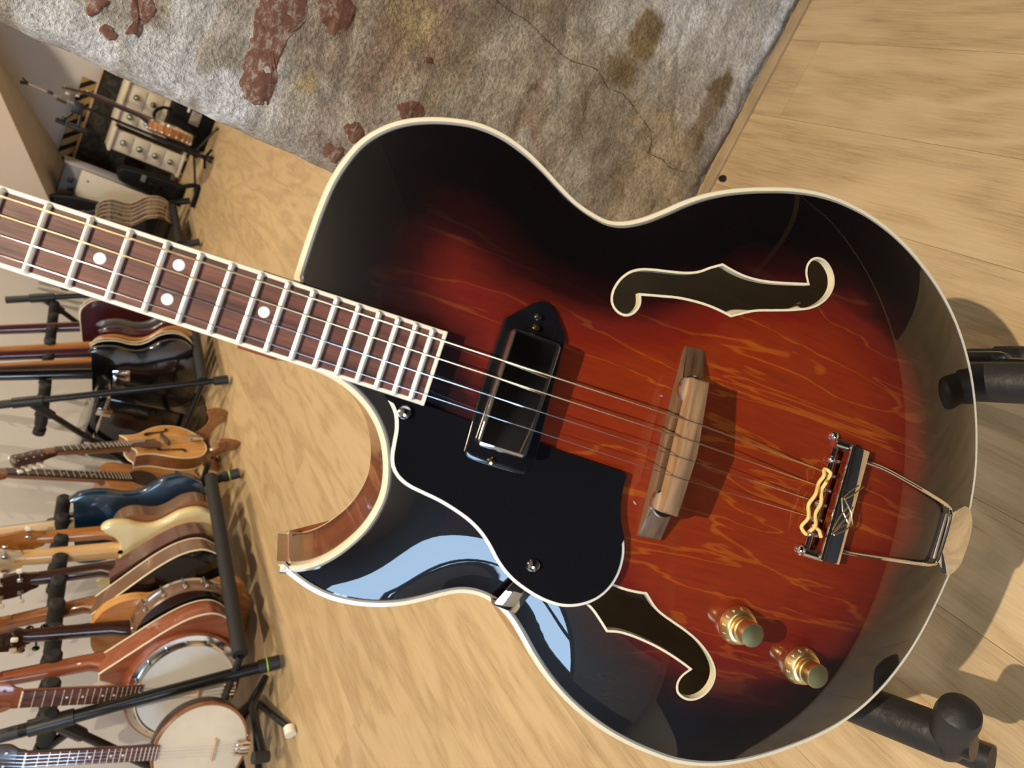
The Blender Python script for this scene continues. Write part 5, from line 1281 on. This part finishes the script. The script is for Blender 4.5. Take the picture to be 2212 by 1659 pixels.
# ------------------------------------------------------------------ back of the room
cs = empty('equipment_case', (-1.50, 3.13, 0), 'black hard case with silver rim and latches behind the mandolin', 'case')
Rz = Matrix.Rotation(-math.atan2(RV.x, RV.y), 3, 'Z')
def R2(v): return tuple(Rz @ Vector(v))
MB().rbox((0, 0, 0.205), (0.30, 0.22, 0.40), 0.012, None).build('body', 'gloss', cs)
MB().rbox((0, 0, 0.425), (0.302, 0.222, 0.04), 0.008).build('lid', 'gloss', cs)
MB().rbox((0, 0, 0.406), (0.308, 0.228, 0.012), 0.003).build('rim', 'nickel', cs)
for x in (-0.085, 0.085): MB().rbox((x, -0.116, 0.405), (0.036, 0.012, 0.055), 0.003).build('latch', 'nickel', cs)
cs.rotation_euler.z = -0.1

pn = empty('stage_panel', (-0.42, 5.975, 0), 'black marbled fabric panel with pale wooden top edge behind the drawers', 'panel')
MB().box((0, 0, 0.30), (1.46, 0.05, 0.60)).build('fabric_face', 'marble', pn, smooth=0)
MB().rbox((0, -0.002, 0.607), (1.46, 0.06, 0.014), 0.002).build('top_edge', 'maple', pn)
hz = MB().box((0, 0, 0), (0.74, 0.02, 0.085)).build('warning_strip', 'hazard', smooth=0); hz.location = (-0.79, 5.99, 0.657)
tag(hz, 'black and yellow hazard striped strip along the black panel', 'sign')

def chest(label, x0, x1, y, z1, cols, knobm='tin', skip=()):
    w_ = x1 - x0
    r = empty('drawer_chest', ((x0 + x1) / 2, y + 0.15, 0), label, 'chest')
    z0 = 0.035
    MB().box((0, 0.006, (z0 + z1) / 2), (w_, 0.288, z1 - z0)).build('carcass', 'white', r, smooth=0)
    MB().rbox((0, 0, z1 + 0.008), (w_ + 0.028, 0.325, 0.018), 0.004).build('top_board', 'white', r)
    MB().rbox((0, 0, z0 - 0.004), (w_ + 0.028, 0.325, 0.020), 0.004).build('base_board', 'white', r)
    for sx in (-1, 1):
        for sy in (-1, 1): MB().ball((sx * (w_ / 2 - 0.015), sy * 0.13, 0.013), 0.016, (1, 1, 0.82)).build('foot', 'white', r)
    rows = 4; rh = (z1 - z0 - 0.024) / rows; cw = (w_ - 0.012) / cols
    for i in range(rows):
        for j in range(cols):
            cx_ = -w_ / 2 + 0.006 + cw * (j + 0.5); cz_ = z0 + 0.012 + rh * (i + 0.5)
            d = MB().rbox((cx_, -0.142, cz_), (cw - 0.005, 0.016, rh - 0.005), 0.002).build('drawer', 'white', r)
            MB().lathe([(0.006, 0), (0.006, 0.010), (0.018, 0.017), (0.020, 0.024), (0.014, 0.031), (0, 0.033)], (cx_, -0.150, cz_ + 0.005), (0, -1, 0), n=16).build('knob', knobm, d)
    return r
chest('narrow cream chest of small drawers, left one of the pair', -0.748, -0.610, 5.54, 0.455, 1)
chest('wider cream chest of small drawers half hidden by the masonry', -0.578, -0.300, 5.54, 0.468, 2)

gb = empty('metal_cabinet', (-1.00, 5.42, 0), 'grey metal cabinet with daylight painted on its side behind the white board', 'cabinet')
MB().rbox((0, 0, 0.335), (0.20, 0.22, 0.67), 0.004).build('body', 'greybox', gb)
MB().rbox((0.102, 0, 0.345), (0.012, 0.222, 0.675), 0.003).build('daylit_side', 'greydaylit', gb)
for i in range(2): MB().rbox((-0.045 + 0.05 * i, -0.112, 0.61 + 0.012 * i), (0.030, 0.006, 0.028), 0.002).build('vent', 'black', gb)
wb = MB().rbox((0, 0, 0), (0.20, 0.018, 0.585), 0.003)
wb = wb.build('white_board', 'board'); wb.location = (-1.00, 5.255, 0.292); wb.rotation_euler = (-0.05, 0, 0)
tag(wb, 'scuffed white board standing on edge between black bags', 'board')
MB().cyl((0.045, -0.009, 0.245), (0.045, -0.011, 0.245), 0.006, n=12).build('screw_hole', 'gloss', wb)

def bag(name, label, cat, loc, W, D, H, tilt=0.0, rot=0.0):
    r = empty(name, loc, label, cat)
    pl = [(-W * .5, 0), (W * .5, 0), (W * .52, H * .30), (W * .47, H * .55), (W * .40, H * .82), (W * .28, H * .97), (0, H), (-W * .28, H * .97), (-W * .40, H * .82), (-W * .47, H * .55), (-W * .52, H * .30)]
    b = MB(); o_ = spline(pl, 0.02, True, corners=(0, 1))
    b.prism(o_, 0, D, 0.03)
    b.v = [(x, -z + D / 2, y) for x, y, z in b.v]
    b.build('shell', 'cloth', r)
    MB().tube([(x, -D / 2 + 0.012, y) for x, y in inset(o_, 0.006)], 0.005, 6, closed=True).build('zip', 'black', r)
    MB().tube([(W * .12, -D / 2, H * .55), (W * .12, -D / 2 - 0.035, H * .52), (W * .12, -D / 2 - 0.035, H * .42), (W * .12, -D / 2, H * .39)], 0.012, 8).build('handle', 'cloth', r)
    MB().rbox((-W * .1, -D / 2 - 0.008, H * .28), (W * .62, 0.03, H * .36), 0.012).build('pocket', 'cloth', r)
    for k in range(4): MB().rbox((W * .22, -D / 2 - 0.002, H * (.62 + .018 * k)), (0.045, 0.006, 0.006), 0.002).build('webbing', 'greybox', r)
    r.rotation_euler = (tilt, 0, rot)
    return r
bag('gig_bag', 'upright black padded gig bag left of the white board', 'bag', (-1.21, 5.13, 0), 0.38, 0.14, 0.745, tilt=0.0, rot=0.15)
bag('gear_bag', 'slumped black soft bag beside the narrow drawer chest', 'bag', (-0.835, 5.30, 0), 0.13, 0.14, 0.40)
st = MB().tube(spline([(-0.80, 4.93, 0.10), (-0.74, 4.90, 0.105), (-0.69, 4.87, 0.06), (-0.67, 4.85, 0.018), (-0.71, 4.82, 0.016), (-0.80, 4.80, 0.018)], 0.02, False), 0.014, 8)
o_ = Vector((-0.72, 4.75, 0)); st.v = [tuple(Vector(p) - o_) for p in st.v]
so_ = st.build('carry_strap', 'cloth'); so_.location = o_
tag(so_, 'loose black strap trailing on the floor by the gig bag', 'strap')

am = empty('instrument_case', (-0.335, 5.22, 0), 'black padded case with pale label in front of the drawers', 'case')
MB().rbox((0, 0, 0.125), (0.34, 0.20, 0.25), 0.03).build('body', 'cloth', am)
MB().rbox((0.02, -0.102, 0.115), (0.085, 0.006, 0.060), 0.002).build('label_plate', 'paperlabel', am)
MB().rbox((0.055, -0.102, 0.075 + 0.09), (0.035, 0.008, 0.014), 0.003).build('badge', 'ivory', am)
MB().tube(spline([(-0.10, -0.06, 0.24), (-0.11, -0.08, 0.30), (-0.05, -0.09, 0.335), (0.0, -0.08, 0.30), (0.01, -0.06, 0.24)], 0.01, False), 0.010, 8).build('handle', 'cloth', am)
MB().ball((-0.11, -0.10, 0.19), 0.006).ball((-0.085, -0.10, 0.185), 0.006).build('stud', 'chrome', am)

# microphone stand
ms = empty('microphone_stand', (-0.50, 4.95, 0), 'black tripod microphone stand with chrome boom tip and clamps', 'stand')
MB().tube([(0, 0, 0.06), (0.001, 0, 0.33)], [0.020, 0.013], 12).build('lower_sleeve', 'black', ms)
MB().tube([(0.001, 0, 0.30), (-0.004, 0, 0.73)], 0.008, 10).build('pole', 'blackmetal', ms)
MB().tube([(-0.006, 0, 0.72), (0.000, -0.01, 0.98)], 0.0065, 10).build('boom', 'nickel', ms)
MB().rbox((-0.02, -0.01, 0.72), (0.07, 0.035, 0.045), 0.008).cyl((-0.06, -0.01, 0.735), (-0.10, -0.02, 0.76), 0.008).ball((-0.105, -0.02, 0.765), 0.013).build('boom_clamp', 'black', ms)
MB().rbox((-0.13, 0.0, 0.69), (0.03, 0.035, 0.10), 0.008).cyl((-0.02, 0, 0.70), (-0.13, 0, 0.69), 0.010).cyl((-0.13, 0, 0.75), (-0.13, 0, 0.80), 0.014).build('holder_clamp', 'black', ms)
MB().tube([(0.0, -0.01, 0.965), (-0.012, -0.015, 1.0)], 0.010, 8).tube([(0.0, -0.01, 0.965), (0.015, -0.015, 0.995)], 0.005, 8).build('boom_tip', 'black', ms)
MB().rbox((0, -0.01, 0.86), (0.018, 0.02, 0.03), 0.004).rbox((-0.02, -0.01, 0.80), (0.012, 0.012, 0.05), 0.003).build('boom_collar', 'black', ms)
MB().lathe([(0.022, 0.0), (0.026, 0.015), (0.018, 0.045), (0.014, 0.07)], (0, 0, 0.055), n=18).build('hub', 'black', ms)
for x, y in ((0.20, -0.01), (-0.215, -0.06), (0.03, -0.16)):
    lg = MB().tube([(0, 0, 0.085), (x, y, 0.012)], 0.007, 8).build('leg', 'blackmetal', ms)
    d = Vector((x, y, -0.073)).normalized(); e_ = Vector((x, y, 0.012))
    MB().tube([e_ - d * 0.02, e_ + d * 0.004], 0.0105, 10).build('rubber_foot', 'rubber', lg)

# edge-on banjo in front of the drawers
bx = Vector((0.985, 0.14, 0.0)).normalized()
bup = Vector((-0.02, -0.03, 1)).normalized(); bzz = (bx - bup * bx.dot(bup)).normalized()
banjo('banjo', 'banjo seen edge-on with bright hooks in front of the drawer chests', frame((-0.43, 4.84, 0.145), bup.cross(bzz), bup, bzz), 0.118, 0.060, 0.56, 'orangewood', 'skin', neck='darkwood', cat='banjo', lugs=20, tail=False)
bt = empty('instrument_stand', (-0.445, 4.86, 0), 'small black stand under the edge-on banjo by the microphone stand', 'stand')
MB().tube([(-0.05, 0, 0.03), (-0.05, 0.0, 0.15), (0.0, 0, 0.135), (0.05, -0.03, 0.135), (0.055, -0.033, 0.165)], 0.009, 10).build('cradle', 'blackmetal', bt)
for a_ in (0.5, 2.6, 4.7): MB().tube([(-0.05, 0, 0.035), (-0.05 + 0.07 * math.cos(a_), 0.07 * math.sin(a_), 0.009)], 0.008, 8).build('leg', 'blackmetal', bt)

ch = MB().prism(spline([(0.0, -0.009), (0.007, -0.004), (0.006, 0.006), (0.0, 0.009), (-0.004, 0.004), (-0.004, -0.005)], 0.002), 0.0, 0.0022, 0.0006).build('plectrum', 'black')
ch.location = (0.223, 0.918, 0.0002); tag(ch, 'tiny dark plectrum lying at the foot of the masonry', 'plectrum')

bpy.context.view_layer.update()
